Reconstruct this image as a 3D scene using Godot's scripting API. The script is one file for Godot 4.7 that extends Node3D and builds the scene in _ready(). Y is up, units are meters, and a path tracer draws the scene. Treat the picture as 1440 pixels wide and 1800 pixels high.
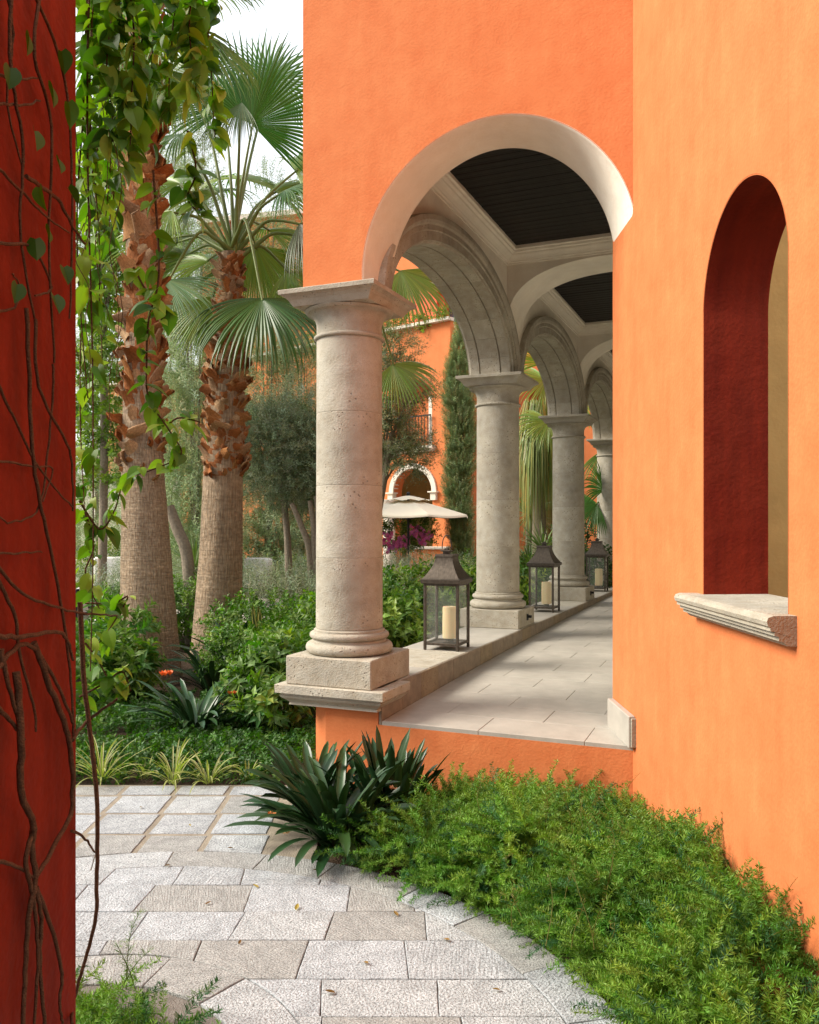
extends Node3D
# ---------------------------------------------------------------- scales
const EYE := 1.55            # camera height above the paving
const FOCAL := 1480.0        # focal length in pixels of the 1440 x 1800 photograph
const HORIZON := 925.0
const TURN := 0.40126        # the gallery runs 23 degrees to the right of the view
const WALL_X := 1.2          # plane of the sunlit side wall
const CORNER := 4.52         # distance of the corner between end wall and side wall
var gallery: Transform3D     # gallery frame: x across to the right, y up, -z along the gallery
var rng := RandomNumberGenerator.new()
var used := {}
var M := {}

# ---------------------------------------------------------------- mesh builder
class Shape:
	var v := PackedVector3Array()
	var n := PackedVector3Array()
	var uv := PackedVector2Array()
	var c := PackedColorArray()
	var idx := PackedInt32Array()
	var tint := Color(1, 1, 1)
	func tri(p: Vector3, q: Vector3, r: Vector3) -> void:
		var m := (r - p).cross(q - p).normalized()
		var b := v.size()
		v.append(p); v.append(q); v.append(r)
		n.append(m); n.append(m); n.append(m)
		uv.append(Vector2.ZERO); uv.append(Vector2(1, 0)); uv.append(Vector2(1, 1))
		c.append(tint); c.append(tint); c.append(tint)
		idx.append(b); idx.append(b + 1); idx.append(b + 2)
	func quad(p: Vector3, q: Vector3, r: Vector3, s: Vector3) -> void:
		var m := (r - p).cross(q - s).normalized()
		var b := v.size()
		v.append(p); v.append(q); v.append(r); v.append(s)
		n.append(m); n.append(m); n.append(m); n.append(m)
		uv.append(Vector2(0, 0)); uv.append(Vector2(1, 0)); uv.append(Vector2(1, 1)); uv.append(Vector2(0, 1))
		c.append(tint); c.append(tint); c.append(tint); c.append(tint)
		for k in [0, 1, 2, 0, 2, 3]:
			idx.append(b + k)
	# smooth sheet: rows of equal length
	func sheet(rows: Array, around := false, uvscale := Vector2(1, 1)) -> void:
		var b := v.size()
		var m: int = rows[0].size()
		var k: int = rows.size()
		for i in k:
			for j in m:
				v.append(rows[i][j]); n.append(Vector3.ZERO); c.append(tint)
				uv.append(Vector2(float(j) / (m - 1) * uvscale.x, float(i) / maxi(1, k - 1) * uvscale.y))
		for i in k - 1:
			for j in m - 1:
				var p := b + i * m + j
				var q := p + 1
				var r := q + m
				var s := p + m
				for t in [[p, q, r], [p, r, s]]:
					var w: Vector3 = (v[t[2]] - v[t[0]]).cross(v[t[1]] - v[t[0]])
					for z in t:
						n[z] += w
						idx.append(z)
		if around:
			for i in k:
				var w := n[b + i * m] + n[b + i * m + m - 1]
				n[b + i * m] = w
				n[b + i * m + m - 1] = w
		for z in range(b, v.size()):
			n[z] = n[z].normalized() if n[z].length_squared() > 1e-20 else Vector3.UP
	# flat faced skin between closed rings
	func loft(rings: Array, cap_first := true, cap_last := true) -> void:
		for i in rings.size() - 1:
			var a: PackedVector3Array = rings[i]
			var d: PackedVector3Array = rings[i + 1]
			var m := a.size()
			for j in m:
				var j2 := (j + 1) % m
				quad(a[j], d[j], d[j2], a[j2])
		if cap_first: cap(rings[0], true)
		if cap_last: cap(rings[-1], false)
	func cap(ring: PackedVector3Array, flip: bool) -> void:
		for j in range(1, ring.size() - 1):
			if flip: tri(ring[0], ring[j], ring[j + 1])
			else: tri(ring[0], ring[j + 1], ring[j])
	# box with chamfered edges
	func box(at: Vector3, size: Vector3, ch := 0.004, turn := Basis()) -> void:
		var h := size * 0.5
		ch = minf(ch, minf(h.x, minf(h.y, h.z)) * 0.6)
		var rings := []
		for r in [[-h.y, ch], [-h.y + ch, 0.0], [h.y - ch, 0.0], [h.y, ch]]:
			var x: float = h.x - r[1]
			var z: float = h.z - r[1]
			var ring := PackedVector3Array()
			for p in [[-x + ch, -z], [x - ch, -z], [x, -z + ch], [x, z - ch], [x - ch, z], [-x + ch, z], [-x, z - ch], [-x, -z + ch]]:
				ring.append(at + turn * Vector3(p[0], r[0], p[1]))
			rings.append(ring)
		loft(rings)
	# rings given as [y, x0, x1, z0, z1]
	func steps(rows: Array, cap_first := true, cap_last := true) -> void:
		var rings := []
		for r in rows:
			rings.append(PackedVector3Array([Vector3(r[1], r[0], r[3]), Vector3(r[2], r[0], r[3]), Vector3(r[2], r[0], r[4]), Vector3(r[1], r[0], r[4])]))
		loft(rings, cap_first, cap_last)
	func tube(path: PackedVector3Array, r0: float, r1: float, sides := 6, ends := true) -> void:
		var rows := []
		var up := Vector3(0.31, 0.2, 0.93).normalized()
		for i in path.size():
			var d := (path[mini(i + 1, path.size() - 1)] - path[maxi(i - 1, 0)]).normalized()
			var x := d.cross(up).normalized()
			var y := x.cross(d)
			up = -d.cross(x) if false else up
			var r := lerpf(r0, r1, float(i) / maxi(1, path.size() - 1))
			var row := PackedVector3Array()
			for k in sides + 1:
				var a := TAU * k / sides
				row.append(path[i] + (x * cos(a) + y * sin(a)) * r)
			rows.append(row)
		sheet(rows, true)
		if ends:
			for e in [0, rows.size() - 1]:
				for k in sides:
					if e == 0: tri(path[0], rows[0][k], rows[0][k + 1])
					else: tri(path[-1], rows[e][k + 1], rows[e][k])
	# profile of [radius, y]; bands share normals where the profile bends softly
	func lathe(profile: Array, sides := 40) -> void:
		var run := [profile[0]]
		for i in range(1, profile.size()):
			run.append(profile[i])
			var sharp := i == profile.size() - 1
			if not sharp:
				var d0 := Vector2(profile[i][0] - profile[i - 1][0], profile[i][1] - profile[i - 1][1])
				var d1 := Vector2(profile[i + 1][0] - profile[i][0], profile[i + 1][1] - profile[i][1])
				sharp = absf(d0.angle_to(d1)) > 0.75
			if sharp:
				var rows := []
				for p in run:
					var row := PackedVector3Array()
					for k in sides + 1:
						var a := TAU * k / sides
						row.append(Vector3(cos(a) * p[0], p[1], sin(a) * p[0]))
					rows.append(row)
				sheet(rows, true)
				run = [profile[i]]
	func mesh() -> ArrayMesh:
		var arr := []
		arr.resize(Mesh.ARRAY_MAX)
		arr[Mesh.ARRAY_VERTEX] = v
		arr[Mesh.ARRAY_NORMAL] = n
		arr[Mesh.ARRAY_TEX_UV] = uv
		arr[Mesh.ARRAY_COLOR] = c
		arr[Mesh.ARRAY_INDEX] = idx
		var m := ArrayMesh.new()
		m.add_surface_from_arrays(Mesh.PRIMITIVE_TRIANGLES, arr)
		return m

class Scatter:
	var buf := PackedFloat32Array()
	var count := 0
	func add(t: Transform3D, col: Color) -> void:
		var b := t.basis
		var o := t.origin
		buf.append_array(PackedFloat32Array([b.x.x, b.y.x, b.z.x, o.x, b.x.y, b.y.y, b.z.y, o.y, b.x.z, b.y.z, b.z.z, o.z, col.r, col.g, col.b, 1.0]))
		count += 1

# ---------------------------------------------------------------- nodes
func numbered(called: String) -> String:
	var k: int = used.get(called, 0)
	used[called] = k + 1
	return called if k == 0 else "%s_%03d" % [called, k]
func thing(called: String, label: String, category: String, place := Transform3D(), group := "", kind := "") -> Node3D:
	var o := Node3D.new()
	o.name = numbered(called)
	o.transform = place
	add_child(o)
	if kind: o.set_meta("kind", kind)
	o.set_meta("label", label)
	o.set_meta("category", category)
	if group: o.set_meta("group", group)
	return o
func structure(called: String, label: String, category: String, place := Transform3D()) -> Node3D:
	return thing(called, label, category, place, "", "structure")
func part(parent: Node3D, called: String, shape, mat: Material, place := Transform3D()) -> MeshInstance3D:
	var o := MeshInstance3D.new()
	o.name = called
	o.mesh = shape.mesh() if shape is Shape else shape
	o.material_override = mat
	o.transform = place
	parent.add_child(o, true)
	return o
func scatter(parent: Node3D, called: String, s: Scatter, leaf: Mesh, mat: Material) -> void:
	if s.count == 0: return
	var mm := MultiMesh.new()
	mm.transform_format = MultiMesh.TRANSFORM_3D
	mm.use_colors = true
	mm.mesh = leaf
	mm.instance_count = s.count
	mm.buffer = s.buf
	var o := MultiMeshInstance3D.new()
	o.name = called
	o.multimesh = mm
	o.material_override = mat
	o.set_meta("kind", "stuff")
	parent.add_child(o, true)
func at(x: float, y: float, z: float) -> Transform3D:
	return Transform3D(Basis(), Vector3(x, y, z))
# photograph pixel to a point on a level at height h, at a distance, or on the left pillar
func on_level(px: float, py: float, h := 0.0) -> Vector3:
	var d := (EYE - h) * FOCAL / (py - HORIZON)
	return Vector3((px - 720.0) / FOCAL * d, h, -d)
func at_depth(px: float, py: float, d: float) -> Vector3:
	return Vector3((px - 720.0) / FOCAL * d, EYE + (HORIZON - py) / FOCAL * d, -d)
func rnd(a: float, b: float) -> float:
	return rng.randf_range(a, b)
func smooth_path(pts: PackedVector3Array, per := 6) -> PackedVector3Array:
	var out := PackedVector3Array()
	for i in pts.size() - 1:
		var p0 := pts[maxi(i - 1, 0)]
		var p3 := pts[mini(i + 2, pts.size() - 1)]
		for k in per:
			out.append(pts[i].cubic_interpolate(pts[i + 1], p0, p3, float(k) / per))
	out.append(pts[-1])
	return out

# ---------------------------------------------------------------- materials
func lin(r: float, g: float, b: float) -> Color:
	return Color(r, g, b).linear_to_srgb()
func noise_bytes(seed_: int, freq: float, octaves := 4, type := FastNoiseLite.TYPE_SIMPLEX_SMOOTH, w := 512, h := 512) -> PackedByteArray:
	var f := FastNoiseLite.new()
	f.seed = seed_
	f.noise_type = type
	f.frequency = freq
	f.fractal_octaves = octaves
	if type == FastNoiseLite.TYPE_CELLULAR:
		f.fractal_type = FastNoiseLite.FRACTAL_NONE
		f.cellular_return_type = FastNoiseLite.RETURN_DISTANCE
	var im := f.get_seamless_image(w, h, false, false, 0.2, true)
	if w != 512 or h != 512:
		im.resize(512, 512, Image.INTERPOLATE_CUBIC)
	im.convert(Image.FORMAT_L8)
	return im.get_data()
# colour = base * product of (1 + amount * (noise - .5)); layers: [bytes, amount, tint]; pits: [bytes, level, colour factor]
func colour_tex(base: Color, layers: Array, pits := []) -> ImageTexture:
	var out := PackedByteArray()
	out.resize(512 * 512 * 3)
	var lut := PackedByteArray()
	lut.resize(1025)
	for i in 1025:
		lut[i] = int(roundf(clampf(Color(i / 1024.0, 0, 0).linear_to_srgb().r, 0, 1) * 255.0))
	var nl := layers.size()
	for i in 512 * 512:
		var r := base.r
		var g := base.g
		var b := base.b
		for l in nl:
			var la: Array = layers[l]
			var q: float = (la[0][i] / 255.0 - 0.5) * 2.0
			r *= 1.0 + la[1] * q * la[2].r
			g *= 1.0 + la[1] * q * la[2].g
			b *= 1.0 + la[1] * q * la[2].b
		for p in pits:
			if p[0][i] < p[1] and (p.size() < 4 or p[3][i] > 140):
				var k: float = lerpf(p[2], 1.0, pow(float(p[0][i]) / p[1], 3.0))
				r *= k
				g *= k
				b *= k
		out[i * 3] = lut[int(clampf(r, 0, 1) * 1024.0)]
		out[i * 3 + 1] = lut[int(clampf(g, 0, 1) * 1024.0)]
		out[i * 3 + 2] = lut[int(clampf(b, 0, 1) * 1024.0)]
	return ImageTexture.create_from_image(Image.create_from_data(512, 512, false, Image.FORMAT_RGB8, out))
func height_tex(layers: Array, pits := []) -> ImageTexture:
	var out := PackedByteArray()
	out.resize(512 * 512)
	for i in 512 * 512:
		var h := 0.0
		for l in layers:
			h += l[1] * l[0][i]
		for p in pits:
			if p[0][i] < p[1] and (p.size() < 4 or p[3][i] > 140):
				h -= p[2] * (1.0 - pow(float(p[0][i]) / p[1], 2.0))
		out[i] = int(clampf(h, 0, 255))
	return ImageTexture.create_from_image(Image.create_from_data(512, 512, false, Image.FORMAT_L8, out))
func mat(called: String, col: Texture2D, hgt: Texture2D, scale: float, relief: float, rough := 0.9, world := true, tint := Color.WHITE) -> StandardMaterial3D:
	var m := StandardMaterial3D.new()
	m.resource_name = called
	m.albedo_color = tint
	m.albedo_texture = col
	m.roughness = rough
	m.metallic_specular = 0.3
	m.uv1_triplanar = true
	m.uv1_world_triplanar = world
	m.uv1_triplanar_sharpness = 6.0
	m.uv1_scale = Vector3.ONE * scale
	if hgt:
		m.heightmap_enabled = true
		m.heightmap_texture = hgt
		m.heightmap_scale = relief
	M[called] = m
	return m
func plain(called: String, col: Color, rough := 0.7, metal := 0.0) -> StandardMaterial3D:
	var m := StandardMaterial3D.new()
	m.resource_name = called
	m.albedo_color = col
	m.roughness = rough
	m.metallic = metal
	M[called] = m
	return m
func leafy(called: String, col: Color, rough := 0.5, glow := Color(0.5, 0.7, 0.15)) -> StandardMaterial3D:
	var m := plain(called, col, rough)
	m.vertex_color_use_as_albedo = true
	m.metallic_specular = 0.4
	m.backlight_enabled = true
	m.backlight = glow
	return m
func materials() -> void:
	var big := noise_bytes(1, 0.006, 5)
	var mid := noise_bytes(2, 0.02, 5)
	var fine := noise_bytes(3, 0.11, 4)
	var grit := noise_bytes(4, 0.35, 2)
	var cells := noise_bytes(5, 0.045, 1, FastNoiseLite.TYPE_CELLULAR)
	var cells2 := noise_bytes(6, 0.11, 1, FastNoiseLite.TYPE_CELLULAR)
	var streak := noise_bytes(7, 0.03, 4, FastNoiseLite.TYPE_SIMPLEX_SMOOTH, 512, 48)
	var streak_fine := noise_bytes(8, 0.12, 3, FastNoiseLite.TYPE_SIMPLEX_SMOOTH, 512, 40)
	var grain := noise_bytes(9, 0.05, 4, FastNoiseLite.TYPE_SIMPLEX_SMOOTH, 40, 512)
	var white := Color(1, 1, 1)
	var warm := Color(0.4, 1.0, 1.3)
	var plaster_relief := height_tex([[mid, 0.45], [fine, 0.35], [grit, 0.15]])
	var soft_relief := height_tex([[mid, 0.55], [fine, 0.2], [grit, 0.06]])
	mat("orange_plaster", colour_tex(Color(0.58, 0.181, 0.063), [[big, 0.10, warm], [mid, 0.06, warm], [streak, 0.05, warm], [fine, 0.05, white]], [[cells, 5, 0.75]]), plaster_relief, 0.85, 0.30, 0.85)
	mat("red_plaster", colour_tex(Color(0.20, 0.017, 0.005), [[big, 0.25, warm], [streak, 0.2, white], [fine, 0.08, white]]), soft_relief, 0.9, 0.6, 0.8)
	mat("cream_plaster", colour_tex(Color(0.79, 0.73, 0.62), [[big, 0.07, white], [mid, 0.05, Color(0.7, 1, 1.4)], [fine, 0.03, white]]), soft_relief, 0.8, 0.35, 0.85)
	mat("ochre_plaster", colour_tex(Color(0.60, 0.41, 0.15), [[big, 0.10, white], [mid, 0.05, white]]), soft_relief, 0.8, 0.35, 0.85)
	var stone_relief := height_tex([[mid, 0.3], [fine, 0.28], [grit, 0.22]], [[cells, 30, 90, big], [cells2, 14, 45, mid]])
	var stone_layers := [[big, 0.17, white], [mid, 0.15, Color(0.8, 1, 1.3)], [fine, 0.10, white], [grit, 0.24, white]]
	var pits := [[cells, 30, 0.45, big], [cells2, 14, 0.45, mid]]
	mat("stone", colour_tex(Color(0.38, 0.345, 0.275), stone_layers, pits), stone_relief, 1.15, 0.8, 0.92)
	mat("stone_pale", colour_tex(Color(0.42, 0.385, 0.31), stone_layers, pits), stone_relief, 0.9, 0.8, 0.92)
	mat("stone_brown", colour_tex(Color(0.27, 0.215, 0.145), stone_layers, pits), stone_relief, 1.3, 0.8, 0.92)
	var chisel := height_tex([[streak_fine, 0.3], [grit, 0.4], [fine, 0.3]], [[cells2, 30, 80, mid]])
	var rough_stone := height_tex([[grit, 0.4], [fine, 0.5]], [[cells2, 30, 80, mid]])
	for k in 4:
		var base: Color = [Color(0.395, 0.42, 0.435), Color(0.35, 0.37, 0.38), Color(0.47, 0.45, 0.41), Color(0.40, 0.36, 0.31)][k]
		mat("paver_%d" % k, colour_tex(base, [[big, 0.16, white], [mid, 0.14, white], [fine, 0.42, white], [streak_fine, 0.14, white], [grit, 0.5, white]], [[cells2, 44, 0.4], [cells, 12, 0.5]]) if k < 2 else M["paver_%d" % (k - 2)].albedo_texture, chisel if k % 2 else rough_stone, [1.5, 1.25, 1.4, 1.7][k], 0.8, 0.95, false, Color.WHITE if k < 2 else [0, 0, Color(1, 0.995, 0.985), Color(0.97, 0.95, 0.92)][k])
	mat("floor_tile", colour_tex(Color(0.40, 0.375, 0.325), [[big, 0.10, white], [mid, 0.07, white], [fine, 0.05, white]]), height_tex([[mid, 0.5], [grit, 0.2]]), 0.9, 0.12, 0.5)
	mat("kerb_tile", colour_tex(Color(0.24, 0.195, 0.145), [[big, 0.15, white], [mid, 0.18, white], [fine, 0.1, white]]), height_tex([[mid, 0.5], [grit, 0.2]]), 1.3, 0.2, 0.7)
	mat("dark_wood", colour_tex(Color(0.017, 0.014, 0.012), [[grain, 0.5, white], [mid, 0.3, white]]), height_tex([[grain, 0.8]]), 0.9, 0.3, 0.55, false)
	mat("soil", colour_tex(Color(0.075, 0.05, 0.032), [[big, 0.3, white], [fine, 0.35, white], [grit, 0.4, white]]), height_tex([[mid, 0.4], [fine, 0.35], [grit, 0.25]]), 1.1, 4.0, 0.95)
	mat("sand", colour_tex(Color(0.33, 0.285, 0.22), [[big, 0.2, white], [fine, 0.2, white], [grit, 0.35, white]]), height_tex([[fine, 0.4], [grit, 0.5]]), 2.0, 1.2, 0.95)
	mat("mortar", colour_tex(Color(0.22, 0.20, 0.175), [[mid, 0.2, white], [grit, 0.35, white]]), height_tex([[fine, 0.4], [grit, 0.5]]), 2.0, 1.2, 0.95)
	var bark := mat("bark", colour_tex(Color(0.46, 0.345, 0.23), [[streak_fine, 0.5, white], [streak, 0.25, white], [grain, 0.28, white], [mid, 0.28, Color(0.7, 1, 1.3)]]), height_tex([[streak_fine, 0.55], [streak, 0.1], [grain, 0.25], [grit, 0.1]]), 1.0, 4.0, 0.95)
	bark.uv1_triplanar = false
	bark.uv1_scale = Vector3(1, 1, 1)
	var boot := mat("leaf_base", colour_tex(Color(0.9, 0.85, 0.8), [[streak_fine, 0.45, white], [mid, 0.35, white]]), height_tex([[streak_fine, 0.7], [fine, 0.3]]), 3.0, 1.2, 0.85, false)
	boot.vertex_color_use_as_albedo = true
	mat("bronze", colour_tex(Color(0.085, 0.070, 0.055), [[mid, 0.3, white], [streak_fine, 0.25, white], [grit, 0.12, white]]), height_tex([[fine, 0.4], [grit, 0.2]]), 3.0, 0.12, 0.5, false).metallic = 0.55
	var glass := plain("glass", Color(0.9, 0.95, 0.92, 0.05), 0.03)
	glass.transparency = BaseMaterial3D.TRANSPARENCY_ALPHA
	var wax := plain("wax", lin(0.74, 0.60, 0.34), 0.5)
	wax.subsurf_scatter_enabled = true
	wax.subsurf_scatter_strength = 0.3
	plain("black_metal", lin(0.012, 0.012, 0.013), 0.45, 0.3)
	plain("canvas", lin(0.80, 0.73, 0.56), 0.9)
	plain("cushion_white", lin(0.75, 0.72, 0.68), 0.9)
	plain("cushion_teal", lin(0.30, 0.45, 0.46), 0.9)
	plain("window_glass", lin(0.10, 0.11, 0.12), 0.04)
	plain("white_trim", lin(0.66, 0.60, 0.50), 0.85)
	mat("patio", colour_tex(Color(0.55, 0.50, 0.44), [[big, 0.1, white], [grit, 0.12, white]]), null, 0.5, 0.1, 0.9)
	mat("vine_stem", colour_tex(Color(0.12, 0.060, 0.030), [[mid, 0.4, white], [fine, 0.4, white]]), height_tex([[fine, 0.6], [grit, 0.3]]), 4.0, 0.4, 0.85, false)
	mat("twig", colour_tex(Color(0.23, 0.19, 0.14), [[mid, 0.3, white], [fine, 0.3, white]]), height_tex([[streak, 0.6], [grit, 0.3]]), 2.0, 1.0, 0.9, false)
	leafy("leaf", Color.WHITE, 0.45, Color(0.75, 0.9, 0.25))
	leafy("fern", Color.WHITE, 0.5, Color(0.6, 0.75, 0.2))
	leafy("strap_leaf", Color.WHITE, 0.32, Color(0.12, 0.18, 0.04))
	leafy("fan_leaf", Color.WHITE, 0.38, Color(0.55, 0.7, 0.18))
	leafy("dull_leaf", Color.WHITE, 0.7, Color(0.4, 0.5, 0.25))
	leafy("petal", Color.WHITE, 0.6, Color(0.6, 0.5, 0.5))

# ================================================================ architecture
const PIER_IN := -1.618      # inner face of the arcade wall
const PIER_OUT := -2.034
const COL_A := -1.812        # line of the column centres
const THICK := 0.416
const BAY := 3.25
const SHELF := 0.565         # top of the low wall that carries the columns
const SPRING := 3.02
const CEIL := 4.17
const INNER := 0.42          # inner wall of the gallery
func floor_y(b: float) -> float:
	return SHELF - 0.195 * exp(-maxf(b, 0.0) / 6.2)
func col_b(i: int) -> float:
	return 0.208 + BAY * i
func g(a: float, y: float, b: float) -> Transform3D:
	return gallery * at(a, y, -b)

# the soffit follows the slanting side wall, so its far edge is narrower
const SKEW := 0.8906
func build_end_wall() -> void:
	var t := thing("end_wall", "deep orange plaster end wall of the gallery with a round cream arch", "wall", gallery)
	var top := 7.0
	var R := 0.817
	var cy := 3.083
	var ca := -0.801
	var arc := PackedVector2Array()
	var n := 128
	for i in n + 1:
		var th := PI - PI * i / n
		var wob := 0.0022 * sin(th * 5.0 + 0.4)
		arc.append(Vector2(ca + (R + wob) * cos(th), cy + (R + wob) * sin(th)))
	var s := Shape.new()
	for side in [0.0, -THICK]:
		var fl: bool = side != 0.0
		var pts := PackedVector2Array([Vector2(PIER_OUT, SPRING + 0.003), Vector2(-1.618, SPRING + 0.003)])
		pts.append_array(arc)
		var prev := pts[0]
		for i in range(1, pts.size()):
			var p := pts[i]
			if fl and p.x > -1.618: p.x = -1.618 + (p.x + 1.618) * SKEW
			if absf(p.x - prev.x) > 1e-5:
				var q := [Vector3(prev.x, prev.y, side), Vector3(prev.x, top, side), Vector3(p.x, top, side), Vector3(p.x, p.y, side)]
				if fl: s.quad(q[0], q[3], q[2], q[1])
				else: s.quad(q[0], q[1], q[2], q[3])
			prev = p
	s.quad(Vector3(PIER_OUT, SPRING + 0.003, 0), Vector3(PIER_OUT, SPRING + 0.003, -THICK), Vector3(PIER_OUT, top, -THICK), Vector3(PIER_OUT, top, 0))
	s.quad(Vector3(PIER_OUT, SPRING + 0.003, 0), Vector3(-1.618, SPRING + 0.003, 0), Vector3(-1.618, SPRING + 0.003, -THICK), Vector3(PIER_OUT, SPRING + 0.003, -THICK))
	s.quad(Vector3(PIER_OUT, top, 0), Vector3(0.02, top, 0), Vector3(0.02, top, -THICK), Vector3(PIER_OUT, top, -THICK))
	part(t, "plaster_face", s, M.orange_plaster)
	var back := Shape.new()
	back.box(Vector3(0.45, 3.5, -THICK * 0.5 - 0.01), Vector3(0.82, 7.0, THICK - 0.03), 0.002)
	part(t, "hidden_pier", back, M.cream_plaster)
	var soff := Shape.new()
	var rows := []
	var front := PackedVector2Array([Vector2(-1.618, SPRING + 0.004)])
	front.append_array(arc)
	for p in front:
		var out := Vector2(p.x - ca, maxf(p.y - cy, 0.0)).normalized() if p.y > cy else Vector2(-1, 0)
		var row := PackedVector3Array()
		# a rounded lip at both edges of the soffit
		row.append(Vector3(p.x + out.x * 0.004, p.y + out.y * 0.004, 0.001))
		row.append(Vector3(p.x - out.x * 0.004, p.y - out.y * 0.004, -0.006))
		for k in 7:
			row.append(Vector3(p.x - out.x * 0.006, p.y - out.y * 0.006, -0.02 - (THICK - 0.045) * k / 6.0))
		row.append(Vector3(p.x - out.x * 0.003, p.y - out.y * 0.003, -THICK - 0.002))
		row.append(Vector3(p.x + out.x * 0.006, p.y + out.y * 0.006, -THICK - 0.006))
		for j in row.size():
			row[j].x = lerpf(row[j].x, -1.618 + (row[j].x + 1.618) * SKEW, clampf(-row[j].z / THICK, 0, 1))
		rows.append(row)
	soff.sheet(rows)
	part(t, "arch_soffit", soff, M.cream_plaster)

func build_side_wall() -> void:
	var t := thing("side_wall", "sunlit pale orange plaster wall with an arched window opening", "wall", at(WALL_X, 0, 0))
	var z0 := -4.972
	var z1 := -0.9
	var top := 7.0
	var wz := -3.052          # centre of the window
	var half := 0.383
	var sill := 1.27
	var spring := 2.41
	var deep := 0.26
	var arc := PackedVector2Array()
	for i in 97:
		var th := PI - PI * i / 96.0
		var r := half + 0.0012 * sin(th * 4.0 + 0.6)
		arc.append(Vector2(wz + r * cos(th), spring + r * 1.0 * sin(th)))
	var s := Shape.new()
	for x in [0.0, deep]:
		var fl: bool = x > 0.0
		var bands := [[z0, z1, -0.3, sill], [z0, wz - half, sill, top], [wz + half, z1, sill, top]]
		for b in bands:
			var q := [Vector3(x, b[2], b[0]), Vector3(x, b[3], b[0]), Vector3(x, b[3], b[1]), Vector3(x, b[2], b[1])]
			if fl: s.quad(q[0], q[3], q[2], q[1])
			else: s.quad(q[0], q[1], q[2], q[3])
		for i in 96:
			var p := arc[i]
			var p2 := arc[i + 1]
			var q := [Vector3(x, p.y, p.x), Vector3(x, top, p.x), Vector3(x, top, p2.x), Vector3(x, p2.y, p2.x)]
			if fl: s.quad(q[0], q[3], q[2], q[1])
			else: s.quad(q[0], q[1], q[2], q[3])
	s.quad(Vector3(0, -0.3, z0), Vector3(deep, -0.3, z0), Vector3(deep, top, z0), Vector3(0, top, z0))
	s.quad(Vector3(0, -0.3, z1), Vector3(0, top, z1), Vector3(deep, top, z1), Vector3(deep, -0.3, z1))
	s.quad(Vector3(0, top, z0), Vector3(deep, top, z0), Vector3(deep, top, z1), Vector3(0, top, z1))
	part(t, "plaster_face", s, M.orange_plaster)
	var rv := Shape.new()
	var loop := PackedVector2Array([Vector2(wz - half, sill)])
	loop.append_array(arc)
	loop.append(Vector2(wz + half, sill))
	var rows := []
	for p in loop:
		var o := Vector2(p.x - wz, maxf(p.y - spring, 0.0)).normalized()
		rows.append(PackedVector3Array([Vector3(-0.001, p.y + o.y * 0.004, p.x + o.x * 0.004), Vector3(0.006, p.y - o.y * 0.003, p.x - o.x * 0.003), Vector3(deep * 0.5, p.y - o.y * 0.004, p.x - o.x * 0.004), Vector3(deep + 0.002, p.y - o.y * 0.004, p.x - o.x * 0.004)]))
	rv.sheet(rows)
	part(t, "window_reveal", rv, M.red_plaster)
	# stone sill with a bullnose and three small steps under it
	var prof := [[0.0, 1.272], [-0.072, 1.272], [-0.088, 1.266], [-0.094, 1.254], [-0.090, 1.240], [-0.082, 1.234], [-0.082, 1.224], [-0.070, 1.222], [-0.070, 1.210], [-0.056, 1.207], [-0.056, 1.194], [-0.042, 1.190], [-0.03, 1.178], [0.01, 1.176]]
	var sl := Shape.new()
	var za := wz - half - 0.085
	var zb := wz + half + 0.062
	for i in prof.size() - 1:
		var p: Array = prof[i]
		var q: Array = prof[i + 1]
		for k in 6:
			var s0 := lerpf(za, zb, k / 6.0)
			var s1 := lerpf(za, zb, (k + 1) / 6.0)
			sl.quad(Vector3(p[0], p[1], s0), Vector3(q[0], q[1], s0), Vector3(q[0], q[1], s1), Vector3(p[0], p[1], s1))
	for e in [za, zb]:
		for i in prof.size() - 1:
			var p := Vector3(prof[i][0], prof[i][1], e)
			var q := Vector3(prof[i + 1][0], prof[i + 1][1], e)
			if e == za: sl.tri(Vector3(0.0, 1.2, e), p, q)
			else: sl.tri(Vector3(0.0, 1.2, e), q, p)
	sl.quad(Vector3(0.0, 1.272, wz - half + 0.004), Vector3(0.0, 1.272, wz + half - 0.004), Vector3(deep, 1.274, wz + half - 0.004), Vector3(deep, 1.274, wz - half + 0.004))
	part(t, "window_sill", sl, M.stone)
	# the room behind the window, left without a ceiling to brighten its ochre walls
	var room := thing("roofless_room", "ochre room seen through the arched window opening, left roofless to admit light", "yard", at(WALL_X, 0, 0))
	var rm := Shape.new()
	rm.box(Vector3(1.32, 1.4, -3.86), Vector3(2.1, 3.2, 0.16), 0.003)
	part(room, "partition_wall", rm, M.ochre_plaster)
	var r2 := Shape.new()
	r2.box(Vector3(2.45, 0.9, -2.35), Vector3(0.14, 2.2, 2.84), 0.003)
	part(room, "back_wall", r2, M.ochre_plaster)
	var r3 := Shape.new()
	r3.box(Vector3(1.32, 0.9, -0.99), Vector3(2.1, 2.2, 0.14), 0.003)
	part(room, "end_wall", r3, M.ochre_plaster)
	var r4 := Shape.new()
	r4.box(Vector3(1.33, 0.3, -2.42), Vector3(2.08, 0.12, 2.7), 0.003)
	part(room, "floor_slab", r4, M.floor_tile)

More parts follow.
